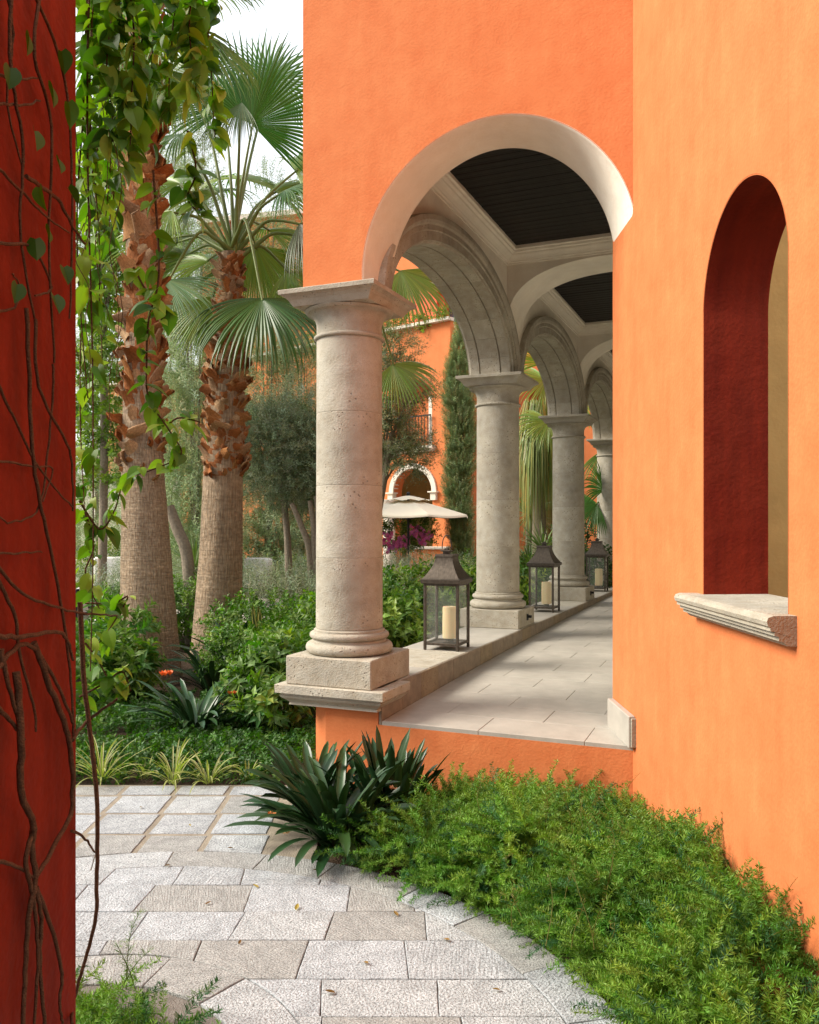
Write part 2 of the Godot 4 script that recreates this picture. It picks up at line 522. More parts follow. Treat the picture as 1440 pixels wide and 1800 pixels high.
func column_proto(called: String) -> Node3D:
	var t := thing(called, "", "column")
	var r := 0.2135
	var plinth := Shape.new()
	plinth.box(Vector3(0, 0.0885, 0), Vector3(0.59, 0.177, 0.59), 0.006)
	part(t, "plinth", plinth, M.stone, at(0, SHELF, 0))
	var base := Shape.new()
	var pr := [[0.2, 0.0], [0.255, 0.0]]
	for k in 9:
		var a := -PI / 2 + PI * k / 8.0
		pr.append([0.243 + 0.037 * cos(a), 0.037 + 0.037 * sin(a)])
	pr.append([0.236, 0.077]); pr.append([0.232, 0.088]); pr.append([0.238, 0.092])
	for k in 9:
		var a := -PI / 2 + PI * k / 8.0
		pr.append([0.233 + 0.022 * cos(a), 0.114 + 0.022 * sin(a)])
	pr.append([0.228, 0.138]); pr.append([0.228, 0.150]); pr.append([0.216, 0.156]); pr.append([0.205, 0.158])
	base.lathe(pr, 48)
	part(t, "base", base, M.stone, at(0, SHELF + 0.178, 0))
	var y := SHELF + 0.178 + 0.158
	var y_top := 2.735
	var hts := [0.45, 0.455, 0.46, y_top - y - 1.365]
	for k in 4:
		var d := Shape.new()
		var h: float = hts[k]
		var ra := r + 0.001 - 0.0012 * k
		d.lathe([[0.15, 0.0004], [ra - 0.0016, 0.0004], [ra - 0.0003, 0.0022], [ra, 0.008], [ra - 0.0006, h * 0.5], [ra - 0.001, h - 0.008], [ra - 0.0013, h - 0.0022], [ra - 0.0026, h - 0.0004], [0.15, h - 0.0004]], 48)
		part(t, "drum", d, M.stone if k % 2 == 0 else M.stone_pale, at(0, y, 0))
		y += h
	var ring := Shape.new()
	var rp := [[0.18, 0.0], [r, 0.0]]
	for k in 7:
		var a := -PI / 2 + PI * k / 6.0
		rp.append([r + 0.002 + 0.013 * cos(a), 0.014 + 0.013 * sin(a)])
	rp.append([r - 0.002, 0.029]); rp.append([0.18, 0.029])
	ring.lathe(rp, 48)
	part(t, "neck_ring", ring, M.stone, at(0, y_top, 0))
	var cap_ := Shape.new()
	var cp := [[0.18, 0.0], [r - 0.004, 0.0], [r - 0.004, 0.055]]
	for k in 9:
		var a := (PI / 2) * k / 8.0
		cp.append([r - 0.004 + 0.062 * (1.0 - cos(a)), 0.055 + 0.085 * sin(a)])
	cp.append([0.285, 0.155]); cp.append([0.2, 0.158])
	cap_.lathe(cp, 48)
	part(t, "capital", cap_, M.stone, at(0, y_top + 0.029, 0))
	var ab := Shape.new()
	var rows := []
	for q in [[0.0, 0.235], [0.004, 0.262], [0.02, 0.272], [0.04, 0.284], [0.056, 0.300], [0.066, 0.318], [0.070, 0.330], [0.094, 0.332], [0.098, 0.328]]:
		rows.append([q[0], -q[1], q[1], -q[1], q[1]])
	ab.steps(rows)
	part(t, "abacus", ab, M.stone, at(0, SPRING - 0.098, 0))
	return t

func build_columns() -> void:
	var labels := ["stone column carrying the corner of the orange end wall", "stone column between the first and second tall lanterns", "stone column beside the second tall lantern's far side", "stone column at the third lantern, half behind the pale wall", "stone column hidden down the gallery behind the pale wall"]
	var proto := column_proto("stone_column")
	for i in 5:
		var o: Node3D = proto
		if i > 0:
			o = proto.duplicate()
			o.name = numbered("stone_column")
			add_child(o)
		o.transform = g(COL_A, 0, col_b(i))
		o.set_meta("label", labels[i])
		o.set_meta("group", "columns of the gallery")
		if i > 0 and i < 4:
			var sock := Shape.new()
			sock.box(Vector3(0, 0, 0), Vector3(0.012, 0.062, 0.045), 0.003)
			sock.box(Vector3(0.022, 0.006, -0.004), Vector3(0.036, 0.026, 0.03), 0.004)
			part(o, "wall_socket", sock, M.black_metal, at(0.3005, SHELF + 0.088, -0.02))
	# moulded slab under the corner column
	var t := thing("corner_slab", "moulded stone slab jutting out under the corner column's plinth", "slab", gallery)
	var s := Shape.new()
	var rows := []
	for q in [[0.432, 0.055], [0.446, 0.050], [0.462, 0.066], [0.478, 0.088], [0.494, 0.098], [0.497, 0.092], [0.506, 0.092], [0.512, 0.118], [0.561, 0.120], [0.5645, 0.115]]:
		rows.append([q[0], -2.05 - q[1], -1.545 + q[1], -0.30, q[1]])
	s.steps(rows)
	part(t, "moulding", s, M.stone_pale)

func build_arches() -> void:
	var prof := PackedVector2Array()   # (across, outward from the intrados)
	var half := [[0.0, 0.0], [0.098, 0.0], [0.100, 0.016], [0.111, 0.016], [0.113, 0.0], [0.200, 0.0], [0.208, 0.006], [0.214, 0.018], [0.228, 0.020], [0.230, 0.085], [0.240, 0.092], [0.240, 0.128], [0.254, 0.140], [0.262, 0.160], [0.262, 0.198], [0.245, 0.204], [0.16, 0.206]]
	for k in range(half.size() - 1, 0, -1):
		prof.append(Vector2(-half[k][0], half[k][1]))
	for h in half:
		prof.append(Vector2(h[0], h[1]))
	var L := BAY * 0.5 - THICK * 0.5 + 0.006
	var rise := 0.70
	var stones := 13
	var meshes := []
	for i in stones:
		var s := Shape.new()
		var cols := 6
		var rings := []
		for k in cols + 1:
			var f := (i + (k / float(cols)) * 0.992 + 0.004) / stones
			var th := PI - PI * f
			# even spacing along the ellipse
			var e := Vector2(L * cos(th), rise * sin(th))
			var nn := Vector2(cos(th) / L, sin(th) / rise).normalized()
			var ring := PackedVector3Array()
			for p in prof:
				var q := e + nn * p.y
				ring.append(Vector3(p.x, q.y, -q.x))
			rings.append(ring)
		for k in cols:
			for j in prof.size() - 1:
				s.quad(rings[k][j], rings[k][j + 1], rings[k + 1][j + 1], rings[k + 1][j])
		for e in [0, cols]:
			var c := Vector3(0, rings[e][0].y, rings[e][0].z)
			for j in prof.size() - 1:
				if e == 0: s.tri(c, rings[e][j + 1], rings[e][j])
				else: s.tri(c, rings[e][j], rings[e][j + 1])
		meshes.append(s.mesh())
	var names := ["moulded stone arch springing from the corner column", "moulded stone arch between the second and third gallery columns", "moulded stone arch between the third and fourth gallery columns", "moulded stone arch farthest down the gallery, mostly behind the pale wall"]
	for i in 4:
		var t := thing("stone_arch", names[i], "arch", g(-1.826, SPRING + 0.001, col_b(i) + BAY * 0.5), "arches of the gallery arcade")
		for k in stones:
			part(t, "arch_stone", meshes[k], [M.stone, M.stone_pale, M.stone][(k * 7 + i) % 3])
	# plaster above the arches
	var w := thing("arcade_wall", "cream plaster wall above the stone arches of the gallery", "wall", gallery)
	for side in [0, 1]:
		var s := Shape.new()
		var x := PIER_IN if side == 0 else PIER_OUT
		for i in 4:
			var cb := col_b(i) + BAY * 0.5
			var L2 := L + 0.15
			var r2 := rise + 0.15
			var pts := PackedVector2Array([Vector2(cb - BAY * 0.5, SPRING + 0.0), Vector2(cb - L2, SPRING + 0.0)])
			for k in 41:
				var th := PI - PI * k / 40.0
				pts.append(Vector2(cb + L2 * cos(th), SPRING + r2 * sin(th)))
			pts.append(Vector2(cb + BAY * 0.5, SPRING))
			for k in pts.size() - 1:
				var p := pts[k]
				var q := pts[k + 1]
				if q.x - p.x < 1e-5: continue
				var topy := 4.4 if side == 0 else 7.0
				var f := [Vector3(x, p.y, -p.x), Vector3(x, topy, -p.x), Vector3(x, topy, -q.x), Vector3(x, q.y, -q.x)]
				if side == 0: s.quad(f[0], f[3], f[2], f[1])
				else: s.quad(f[0], f[1], f[2], f[3])
		part(w, "inner_face" if side == 0 else "garden_face", s, M.cream_plaster if side == 0 else M.orange_plaster)
	# inner wall, roof slab and end of the gallery
	var inner := thing("gallery_back_wall", "cream plaster back wall of the gallery behind the pale wall", "wall", gallery)
	var bw := Shape.new()
	bw.box(Vector3(INNER + 0.1, 3.3, -7.2), Vector3(0.2, 7.4, 13.5), 0.003)
	part(inner, "long_face", bw, M.cream_plaster)
	var ew := Shape.new()
	ew.box(Vector3(-0.75, 3.3, -14.1), Vector3(2.6, 7.4, 0.2), 0.003)
	part(inner, "short_face", ew, M.cream_plaster)
	var roof := thing("gallery_roof", "flat roof slab over the gallery ceiling", "roof", gallery)
	var rs := Shape.new()
	rs.box(Vector3(-0.65, 4.5, -7.3), Vector3(2.72, 0.16, 13.7), 0.003)
	part(roof, "slab", rs, M.cream_plaster)
	# cross arches and coffers
	var bk := 0.33
	for i in range(1, 4):
		var t := thing("cross_arch", ["cream plaster cross arch at the second gallery column", "cream plaster cross arch at the third gallery column", "cream plaster cross arch at the fourth gallery column"][i - 1], "arch", gallery, "cross arches of the gallery")
		var s := Shape.new()
		var s9 := Shape.new()
		var b0 := col_b(i) - bk
		var b1 := col_b(i) + bk * 0.6
		var mid := (PIER_IN + INNER) * 0.5
		var L3 := (INNER - PIER_IN) * 0.5
		var cur := PackedVector2Array()
		for k in 41:
			var th := PI - PI * k / 40.0
			cur.append(Vector2(mid + L3 * signf(cos(th)) * pow(absf(cos(th)), 0.8), 3.42 + 0.60 * pow(sin(th), 0.72)))
		for k in 40:
			var p := cur[k]
			var q := cur[k + 1]
			s.quad(Vector3(p.x, p.y, -b0), Vector3(p.x, 4.42, -b0), Vector3(q.x, 4.42, -b0), Vector3(q.x, q.y, -b0))
			s9.quad(Vector3(p.x, p.y, -b1), Vector3(q.x, q.y, -b1), Vector3(q.x, 4.42, -b1), Vector3(p.x, 4.42, -b1))
		part(t, "near_face", s, M.cream_plaster)
		part(t, "far_face", s9, M.cream_plaster)
		var sf := Shape.new()
		var rows := []
		for p in cur:
			rows.append(PackedVector3Array([Vector3(p.x, p.y, -b0), Vector3(p.x, p.y, -(b0 + b1) * 0.5), Vector3(p.x, p.y, -b1)]))
		sf.sheet(rows)
		part(t, "soffit", sf, M.cream_plaster)
	for i in 4:
		var b0 := (col_b(i) + bk * 0.6) if i > 0 else THICK
		var b1 := col_b(i + 1) - bk
		var t := structure("ceiling" if i == 0 else "ceiling", "dark stained board ceiling panel framed by a cream cornice", "ceiling", gallery)
		var cn := Shape.new()
		var rings := []
		for p in [[0.0, 4.035], [0.010, 4.037], [0.014, 4.050], [0.026, 4.056], [0.030, 4.066], [0.048, 4.086], [0.072, 4.104], [0.078, 4.118], [0.098, 4.124], [0.104, 4.140], [0.122, 4.146], [0.122, CEIL + 0.01]]:
			rings.append([p[1], PIER_IN + p[0], INNER - p[0], -b1 + p[0], -b0 - p[0]])
		cn.steps(rings, false, false)
		part(t, "cornice", cn, M.cream_plaster)
		var n := int(round((b1 - b0 - 0.22) / 0.095))
		var pw := (b1 - b0 - 0.22) / n
		var pm := []
		for k in 3:
			var s := Shape.new()
			s.box(Vector3.ZERO, Vector3(INNER - PIER_IN - 0.22, 0.02, pw - 0.004), 0.004)
			pm.append(s.mesh())
		for k in n:
			part(t, "ceiling_board", pm[k % 3], M.dark_wood, Transform3D(Basis().rotated(Vector3.RIGHT, rnd(-0.01, 0.01)), Vector3((PIER_IN + INNER) * 0.5 + rnd(-0.002, 0.002), CEIL + 0.012 + rnd(0, 0.004), -b0 - 0.11 - pw * (k + 0.5))))
		var bd := Shape.new()
		bd.box(Vector3((PIER_IN + INNER) * 0.5, CEIL + 0.06, -(b0 + b1) * 0.5), Vector3(INNER - PIER_IN - 0.02, 0.03, b1 - b0 - 0.02), 0.002)
		part(t, "backing", bd, M.dark_wood)

func build_floor() -> void:
	var base := thing("gallery_base", "low orange plaster plinth wall under the gallery floor", "wall", gallery)
	var s := Shape.new()
	var y1 := 0.345
	var foot := PackedVector2Array([Vector2(-1.872, 0), Vector2(0.3, 0), Vector2(0.3, 14), Vector2(-1.98, 14), Vector2(-1.98, 0.07)])
	var rings := []
	for y in [-0.3, y1]:
		var ring := PackedVector3Array()
		for p in foot:
			ring.append(Vector3(p.x, y, -p.y))
		rings.append(ring)
	s.loft(rings)
	part(base, "plaster_face", s, M.orange_plaster)
	var up := Shape.new()
	up.loft([PackedVector3Array([Vector3(-1.98, y1, -0.07), Vector3(-1.872, y1, -0.0), Vector3(-1.51, y1, 0.0), Vector3(-1.51, y1, -14), Vector3(-1.98, y1, -14)]),
		PackedVector3Array([Vector3(-1.98, 0.528, -0.07), Vector3(-1.872, 0.528, 0.0), Vector3(-1.51, 0.528, 0.0), Vector3(-1.51, 0.528, -14), Vector3(-1.98, 0.528, -14)])], false, true)
	part(base, "upper_face", up, M.orange_plaster)
	# shelf of the low wall
	var low := thing("low_wall", "low stone kerb wall that carries the columns and lanterns", "wall", gallery)
	var slab := Shape.new()
	slab.box(Vector3.ZERO, Vector3(0.56, 0.036, 0.806), 0.004)
	var sm := slab.mesh()
	for k in 17:
		part(low, "coping_slab", sm, [M.floor_tile, M.stone_pale, M.floor_tile][k % 3], at(-1.782, SHELF - 0.0185, -0.41 - 0.81 * k))
	var tile := Shape.new()
	tile.box(Vector3.ZERO, Vector3(0.02, 0.225, 0.317), 0.002)
	var tm := tile.mesh()
	for k in 42:
		var b := 0.002 + 0.32 * (k + 0.5)
		part(low, "kerb_tile", tm, M.kerb_tile if k % 4 != 2 else M.stone_brown, at(-1.4985 + rnd(-0.001, 0.001), SHELF - 0.1165, -b))
	# floor tiles follow the gentle ramp
	var fl := structure("floor", "grey beige stone tile floor of the gallery", "floor", gallery)
	var bed := Shape.new()
	var rows := []
	for k in 29:
		var b := 0.03 + k * 0.5
		rows.append(PackedVector3Array([Vector3(-1.505, floor_y(b) - 0.014, -b), Vector3(INNER, floor_y(b) - 0.014, -b)]))
	bed.sheet(rows)
	part(fl, "tile_bed", bed, M.mortar)
	var full := Shape.new()
	full.box(Vector3.ZERO, Vector3(0.612, 0.028, 0.3055), 0.0025)
	var fm := full.mesh()
	var cutm := {}
	for r in 44:
		var b := 0.153 + r * 0.3075
		var x := -1.486 - (0.308 if r % 2 else 0.0)
		while x < INNER:
			var x0 := maxf(x, -1.486)
			var x1 := minf(x + 0.6135, INNER)
			if x1 - x0 > 0.03:
				var mesh: Mesh = fm
				if x1 - x0 < 0.6:
					var key := int(round((x1 - x0) * 1000))
					if not cutm.has(key):
						var cs := Shape.new()
						cs.box(Vector3.ZERO, Vector3(x1 - x0 - 0.0015, 0.028, 0.3055), 0.0025)
						cutm[key] = cs.mesh()
					mesh = cutm[key]
				var slope := atan2(floor_y(b + 0.15) - floor_y(b - 0.15), 0.3)
				part(fl, "floor_tile", mesh, M.floor_tile, Transform3D(Basis(Vector3.RIGHT, slope), Vector3((x0 + x1) * 0.5, floor_y(b) - 0.014 + rnd(-0.0008, 0.0008), -b)))
			x += 0.6135
	# stone skirting at the foot of the pale wall
	var sk := thing("skirting_stone", "grey stone skirting tile at the foot of the pale wall's end", "skirting")
	var ss := Shape.new()
	ss.box(Vector3(WALL_X - 0.019, 0.455, -(CORNER + 0.19)), Vector3(0.036, 0.17, 0.48), 0.004)
	part(sk, "tile", ss, M.floor_tile)
	var s2 := Shape.new()
	s2.box(Vector3(WALL_X - 0.001, 0.453, -(CORNER - 0.058)), Vector3(0.05, 0.155, 0.012), 0.003)
	part(sk, "edge_strip", s2, M.stone)

# ---------------------------------------------------------------- lanterns
func lantern_proto() -> Node3D:
	var t := thing("lantern", "", "lantern")
	var w := 0.135
	var post := Shape.new()
	post.box(Vector3(0, 0.245, 0), Vector3(0.020, 0.49, 0.020), 0.003)
	var pm := post.mesh()
	for x in [-1, 1]:
		for z in [-1, 1]:
			part(t, "corner_post", pm, M.bronze, at(x * (w - 0.010), 0, z * (w - 0.010)))
	var rail := Shape.new()
	rail.box(Vector3.ZERO, Vector3(2 * w - 0.04, 0.018, 0.016), 0.003)
	var rm := rail.mesh()
	for y in [0.045, 0.478]:
		for k in 4:
			var q := Basis(Vector3.UP, PI / 2 * k)
			part(t, "rail", rm, M.bronze, Transform3D(q, q * Vector3(0, y, w - 0.010)))
	var pane := Shape.new()
	pane.quad(Vector3(-w + 0.02, 0.054, 0), Vector3(-w + 0.02, 0.469, 0), Vector3(w - 0.02, 0.469, 0), Vector3(w - 0.02, 0.054, 0))
	var gm := pane.mesh()
	for k in 4:
		var q := Basis(Vector3.UP, PI / 2 * k)
		part(t, "glass_pane", gm, M.glass, Transform3D(q, q * Vector3(0, 0, w - 0.012)))
	var plate := Shape.new()
	plate.box(Vector3(0, 0.040, 0), Vector3(2 * w - 0.042, 0.006, 2 * w - 0.042), 0.001)
	part(t, "base_plate", plate, M.bronze)
	var roof := Shape.new()
	var rings := []
	for q in [[0.484, 0.140], [0.488, 0.150], [0.514, 0.152], [0.519, 0.146]]:
		rings.append([q[0], -q[1], q[1], -q[1], q[1]])
	for k in 11:
		var f := k / 10.0
		var r := lerpf(0.140, 0.066, 1.0 - pow(1.0 - f, 1.7))
		rings.append([0.521 + f * 0.155, -r, r, -r, r])
	rings.append([0.680, -0.070, 0.070, -0.070, 0.070])
	rings.append([0.697, -0.068, 0.068, -0.068, 0.068])
	roof.steps(rings)
	part(t, "roof", roof, M.bronze)
	var vent := Shape.new()
	vent.box(Vector3(0, 0.708, 0), Vector3(0.045, 0.020, 0.045), 0.002)
	vent.box(Vector3(0, 0.722, 0), Vector3(0.075, 0.010, 0.075), 0.002)
	vent.box(Vector3(0, 0.733, 0), Vector3(0.03, 0.012, 0.03), 0.002)
	part(t, "vent_cap", vent, M.bronze)
	var hd := Shape.new()
	var path := PackedVector3Array()
	for k in 21:
		var a := PI * 1.12 * k / 20.0 - PI * 0.06
		path.append(Vector3(0.036 * cos(a), 0.752 + 0.085 * sin(a), 0.0))
	hd.tube(path, 0.0042, 0.0042, 7)
	part(t, "handle", hd, M.bronze)
	return t
func build_lanterns() -> void:
	var proto := lantern_proto()
	var labels := ["large dark bronze lantern standing beside the corner column", "dark bronze lantern standing between the second and third columns", "dark bronze lantern standing past the third column, cut by the pale wall"]
	var cl := ["cream pillar candle in the lantern beside the corner column", "cream pillar candle in the lantern between second and third columns", "cream pillar candle in the lantern past the third column"]
	var bs := [1.74, 4.98, 8.28]
	for i in 3:
		var o: Node3D = proto
		if i > 0:
			o = proto.duplicate()
			o.name = numbered("lantern")
			add_child(o)
		var place := g(-1.715, SHELF + 0.0005, bs[i]) * Transform3D(Basis(Vector3.UP, [0.02, -0.03, 0.04][i]).scaled(Vector3.ONE * 1.09), Vector3.ZERO)
		o.transform = place
		o.set_meta("label", labels[i])
		o.set_meta("group", "lanterns along the low wall")
		var c := thing("candle", cl[i], "candle", place * at(0.025, 0.0435, 0.01), "lantern candles")
		var dish := Shape.new()
		dish.lathe([[0.0, 0.0], [0.05, 0.001], [0.056, 0.008], [0.03, 0.012], [0.026, 0.028], [0.045, 0.034], [0.0, 0.035]], 20)
		part(c, "holder", dish, M.bronze)
		var wx := Shape.new()
		wx.lathe([[0.0, 0.035], [0.050, 0.035], [0.052, 0.04], [0.0525, 0.15], [0.051, 0.262], [0.047, 0.268], [0.040, 0.264], [0.0, 0.257]], 24)
		part(c, "wax", wx, M.wax)
		var wk := Shape.new()
		wk.tube(PackedVector3Array([Vector3(0, 0.255, 0), Vector3(0.001, 0.268, 0.001), Vector3(0.004, 0.276, 0.0)]), 0.0013, 0.001, 5)
		part(c, "wick", wk, M.black_metal)

# ================================================================ ground and paving
const RING_C := Vector2(-1.04, -2.27)   # centre of the round paving (x, z)
func inset(poly: PackedVector2Array, d: float) -> PackedVector2Array:
	var out := PackedVector2Array()
	var m := poly.size()
	for i in m:
		var p := poly[i]
		var e0 := (p - poly[(i - 1 + m) % m]).normalized()
		var e1 := (poly[(i + 1) % m] - p).normalized()
		var n0 := Vector2(-e0.y, e0.x)
		var n1 := Vector2(-e1.y, e1.x)
		var b := n0 + n1
		var l := b.length_squared()
		out.append(p + (b * (2.0 / l) if l > 0.35 else n0) * d)
	return out
func stone_slab(parent: Node3D, called: String, poly: PackedVector2Array, y: float, thick: float, gap: float, mats: Array) -> void:
	if poly.size() < 3: return
	var area := 0.0
	var c := Vector2.ZERO
	for i in poly.size():
		var q := poly[(i + 1) % poly.size()]
		area += poly[i].cross(q) * 0.5
		c += poly[i] / poly.size()
	if absf(area) < 0.0006: return
	if area < 0.0: poly.reverse()
	var clean := PackedVector2Array()
	for p in poly:
		if clean.is_empty() or (p.distance_to(clean[-1]) > 0.012 and p.distance_to(clean[0]) > 0.012): clean.append(p)
	if clean.size() < 3: return
	poly = clean
	# finer, slightly worn edges
	var fine := PackedVector2Array()
	for i in poly.size():
		var p := poly[i]
		var q := poly[(i + 1) % poly.size()]
		var n := maxi(1, int((q - p).length() / 0.055))
		for k in n:
			fine.append(p.lerp(q, float(k) / n) + Vector2(rnd(-1, 1), rnd(-1, 1)) * 0.0016)
	var e := inset(fine, gap)
	var spin := rng.randi_range(0, 7) * PI / 4 + rnd(-0.3, 0.3)
	var turn := Basis(Vector3.UP, spin) * Basis(Vector3.RIGHT, rnd(-0.005, 0.005))
	var back := turn.inverse()
	var yy := y + rnd(-0.0018, 0.0018)
	var s := Shape.new()
	var rings := [e, e, inset(e, 0.0012), inset(e, 0.004)]
	if Geometry2D.triangulate_polygon(rings[3]).is_empty(): rings = [fine, fine, fine, fine]
	var ys := [-thick, -0.003, -0.0008, 0.0]
	var r3 := []
	for k in 4:
		var ring := PackedVector3Array()
		for p in rings[k]:
			ring.append(back * Vector3(p.x - c.x, ys[k], p.y - c.y))
		r3.append(ring)
	for k in 3:
		for j in e.size():
			var j2 := (j + 1) % e.size()
			s.quad(r3[k][j], r3[k][j2], r3[k + 1][j2], r3[k + 1][j])
	var ids := Geometry2D.triangulate_polygon(rings[3])
	var top: PackedVector3Array = r3[3]
	for k in range(0, ids.size(), 3):
		var a := top[ids[k]]
		var b := top[ids[k + 1]]
		var d := top[ids[k + 2]]
		if (d - a).cross(b - a).dot(back * Vector3.UP) > 0: s.tri(a, b, d)
		else: s.tri(a, d, b)
	part(parent, called, s, mats[rng.randi() % mats.size()], Transform3D(turn, Vector3(c.x, yy, c.y)))
func circle_poly(r: float, n := 96) -> PackedVector2Array:
	var p := PackedVector2Array()
	for k in n:
		var a := TAU * k / n
		p.append(RING_C + Vector2(cos(a), sin(a)) * r)
	return p
func build_ground() -> void:
	var gd := structure("ground", "dark garden soil under the planting", "ground")
	var s := Shape.new()
	var rows := []
	var steps := [-400.0, -120.0, -60.0, -40.0, -30.0, -20.0, -14.0, -10.0, -7.0, -5.0, -3.0, -1.0, 3.0, 20.0, 400.0]
	for z in steps:
		var row := PackedVector3Array()
		for x in [-400.0, -100.0, -40.0, -20.0, -10.0, -6.0, -4.0, -2.0, 0.0, 2.0, 6.0, 20.0, 400.0]:
			row.append(Vector3(x, -0.05, z))
		rows.append(row)
	s.sheet(rows)
	part(gd, "soil", s, M.soil)
	var mats := [M.paver_0, M.paver_1, M.paver_2, M.paver_3]
	rng.seed = 11
	var pv := structure("paving", "round paving of rough chiselled pale grey stones", "paving")
	var bed := Shape.new()
	var ring := PackedVector3Array()
	for p in circle_poly(1.745):
		ring.append(Vector3(p.x, -0.0095, p.y))
	for k in range(1, ring.size() - 1):
		bed.tri(ring[0], ring[k], ring[k + 1])
	part(pv, "joint_bed", bed, M.mortar)
	# border ring
	for def in [[1.572, 1.75, 27, 0.1], [0.585, 0.782, 14, 0.0]]:
		var n: int = def[2]
		for k in n:
			var a0: float = TAU * (k + def[3] + sin(k * 3.1) * 0.08) / n
			var a1: float = TAU * (k + 1 + def[3] + sin((k + 1) * 3.1) * 0.08) / n
			var mid: Vector2 = RING_C + Vector2(cos((a0 + a1) / 2), sin((a0 + a1) / 2)) * def[1]
			if mid.y > -1.5: continue
			var poly := PackedVector2Array()
			for j in 7:
				var a := lerpf(a0, a1, j / 6.0)
				poly.append(RING_C + Vector2(cos(a), sin(a)) * def[0])
			for j in 7:
				var a := lerpf(a1, a0, j / 6.0)
				poly.append(RING_C + Vector2(cos(a), sin(a)) * def[1])
			stone_slab(pv, "paving_stone", poly, 0.0, 0.05, 0.0022, mats)
	# field of coursed stones
	var outer := circle_poly(1.572)
	var hole := circle_poly(0.782)
	var z := -1.62
	var row_i := 0
	while z > -4.0:
		var h: float = [0.27, 0.235, 0.25, 0.29, 0.22][row_i % 5]
		var x := -2.75 + (0.16 if row_i % 2 else 0.0) + rnd(-0.04, 0.04)
		var last := 0.0
		while x < 0.7:
			var w: float = rnd(0.26, 0.45)
			var sl := rnd(-0.012, 0.012)
			var poly := PackedVector2Array([Vector2(x + last, z), Vector2(x + w + sl, z), Vector2(x + w - sl, z - h), Vector2(x - last, z - h)])
			last = sl
			for q in Geometry2D.intersect_polygons(poly, outer):
				if Geometry2D.intersect_polygons(q, hole).is_empty():
					stone_slab(pv, "paving_stone", q, 0.0, 0.05, 0.0017, mats)
				else:
					for q2 in Geometry2D.clip_polygons(q, hole):
						stone_slab(pv, "paving_stone", q2, 0.0, 0.05, 0.0022, mats)
			x += w
		z -= h
		row_i += 1
	# square pavers set in sand
	var pa := structure("path", "garden path of square pale pavers with wide sandy joints", "path")
	var bed2 := Shape.new()
	bed2.quad(Vector3(-3.6, -0.0055, -3.4), Vector3(-3.6, -0.0055, -5.06), Vector3(-0.45, -0.0055, -5.06), Vector3(-0.45, -0.0055, -3.4))
	part(pa, "sand_bed", bed2, M.sand)
	var big := circle_poly(1.756)
	for r in 6:
		var zz := -4.87 + r * 0.3075
		for k in 11:
			var xx := -3.53 + 0.3105 * k + 0.02 * r
			if xx > -0.72: continue
			var zt := maxf(zz - 0.280, -5.03)
			var poly := PackedVector2Array([Vector2(xx, zz), Vector2(xx + 0.281, zz), Vector2(xx + 0.281, zt), Vector2(xx, zt)])
			for q in Geometry2D.clip_polygons(poly, big):
				stone_slab(pa, "square_paver", q, -0.002, 0.045, 0.0, mats)
func build_litter() -> void:
	rng.seed = 101
	var protos := []
	for k in 3:
		var m := leaf_mesh(0.035, 0.016, 0.5, -0.25, 5)
		var arr := m.surface_get_arrays(0)
		var cols := PackedColorArray()
		for v in arr[Mesh.ARRAY_VERTEX]: cols.append([Color(0.30, 0.17, 0.05), Color(0.20, 0.10, 0.035), Color(0.42, 0.30, 0.08)][k])
		arr[Mesh.ARRAY_COLOR] = cols
		var m2 := ArrayMesh.new()
		m2.add_surface_from_arrays(Mesh.PRIMITIVE_TRIANGLES, arr)
		protos.append(m2)
	for q in [[335, 1452], [250, 1418], [410, 1490], [520, 1600], [640, 1690], [780, 1650], [360, 1590], [590, 1745], [880, 1740], [455, 1560], [300, 1520], [700, 1610], [420, 1660], [560, 1530]]:
		var p := on_level(q[0], q[1], 0.004)
		var t := thing("fallen_leaf", "small dry brown leaf fallen on the pale paving", "leaf", Transform3D(Basis(Vector3.UP, rng.randf() * TAU).scaled(Vector3.ONE * rnd(0.6, 1.2)), p), "fallen leaves on the paving")
		part(t, "blade", protos[rng.randi() % 3], M.leaf)

# ================================================================ plants
func leaf_mesh(len_: float, wid: float, fold := 0.25, curl := 0.3, pts := 5, heart := false) -> ArrayMesh:
	# a pointed leaf along +Z, folded along its midrib and curling down
	var s := Shape.new()
	var left := PackedVector3Array()
	var mid := PackedVector3Array()
	var right := PackedVector3Array()
	for i in pts + 1:
		var f := float(i) / pts
		var w := wid * 0.5 * (pow(sin(PI * pow(f, 0.8)), 0.8) if not heart else sqrt(maxf(0.0, 1.0 - pow(2.0 * clampf(f * 1.0, 0, 1) - 0.62, 2.0) / 1.92)) * (1.0 - pow(f, 4.0)) * (0.55 + 0.45 * minf(1.0, f * 6.0)))
		if i == pts: w = 0.0
		var y := -curl * len_ * f * f
		var z := len_ * f
		mid.append(Vector3(0, y, z))
		var back := -0.10 * len_ * (1.0 - minf(1.0, f * 4.0)) if heart else 0.0
		left.append(Vector3(-w, y + w * fold, z + back))
		right.append(Vector3(w, y + w * fold, z + back))
	s.sheet([left, mid])
	s.sheet([mid, right])
	return s.mesh()
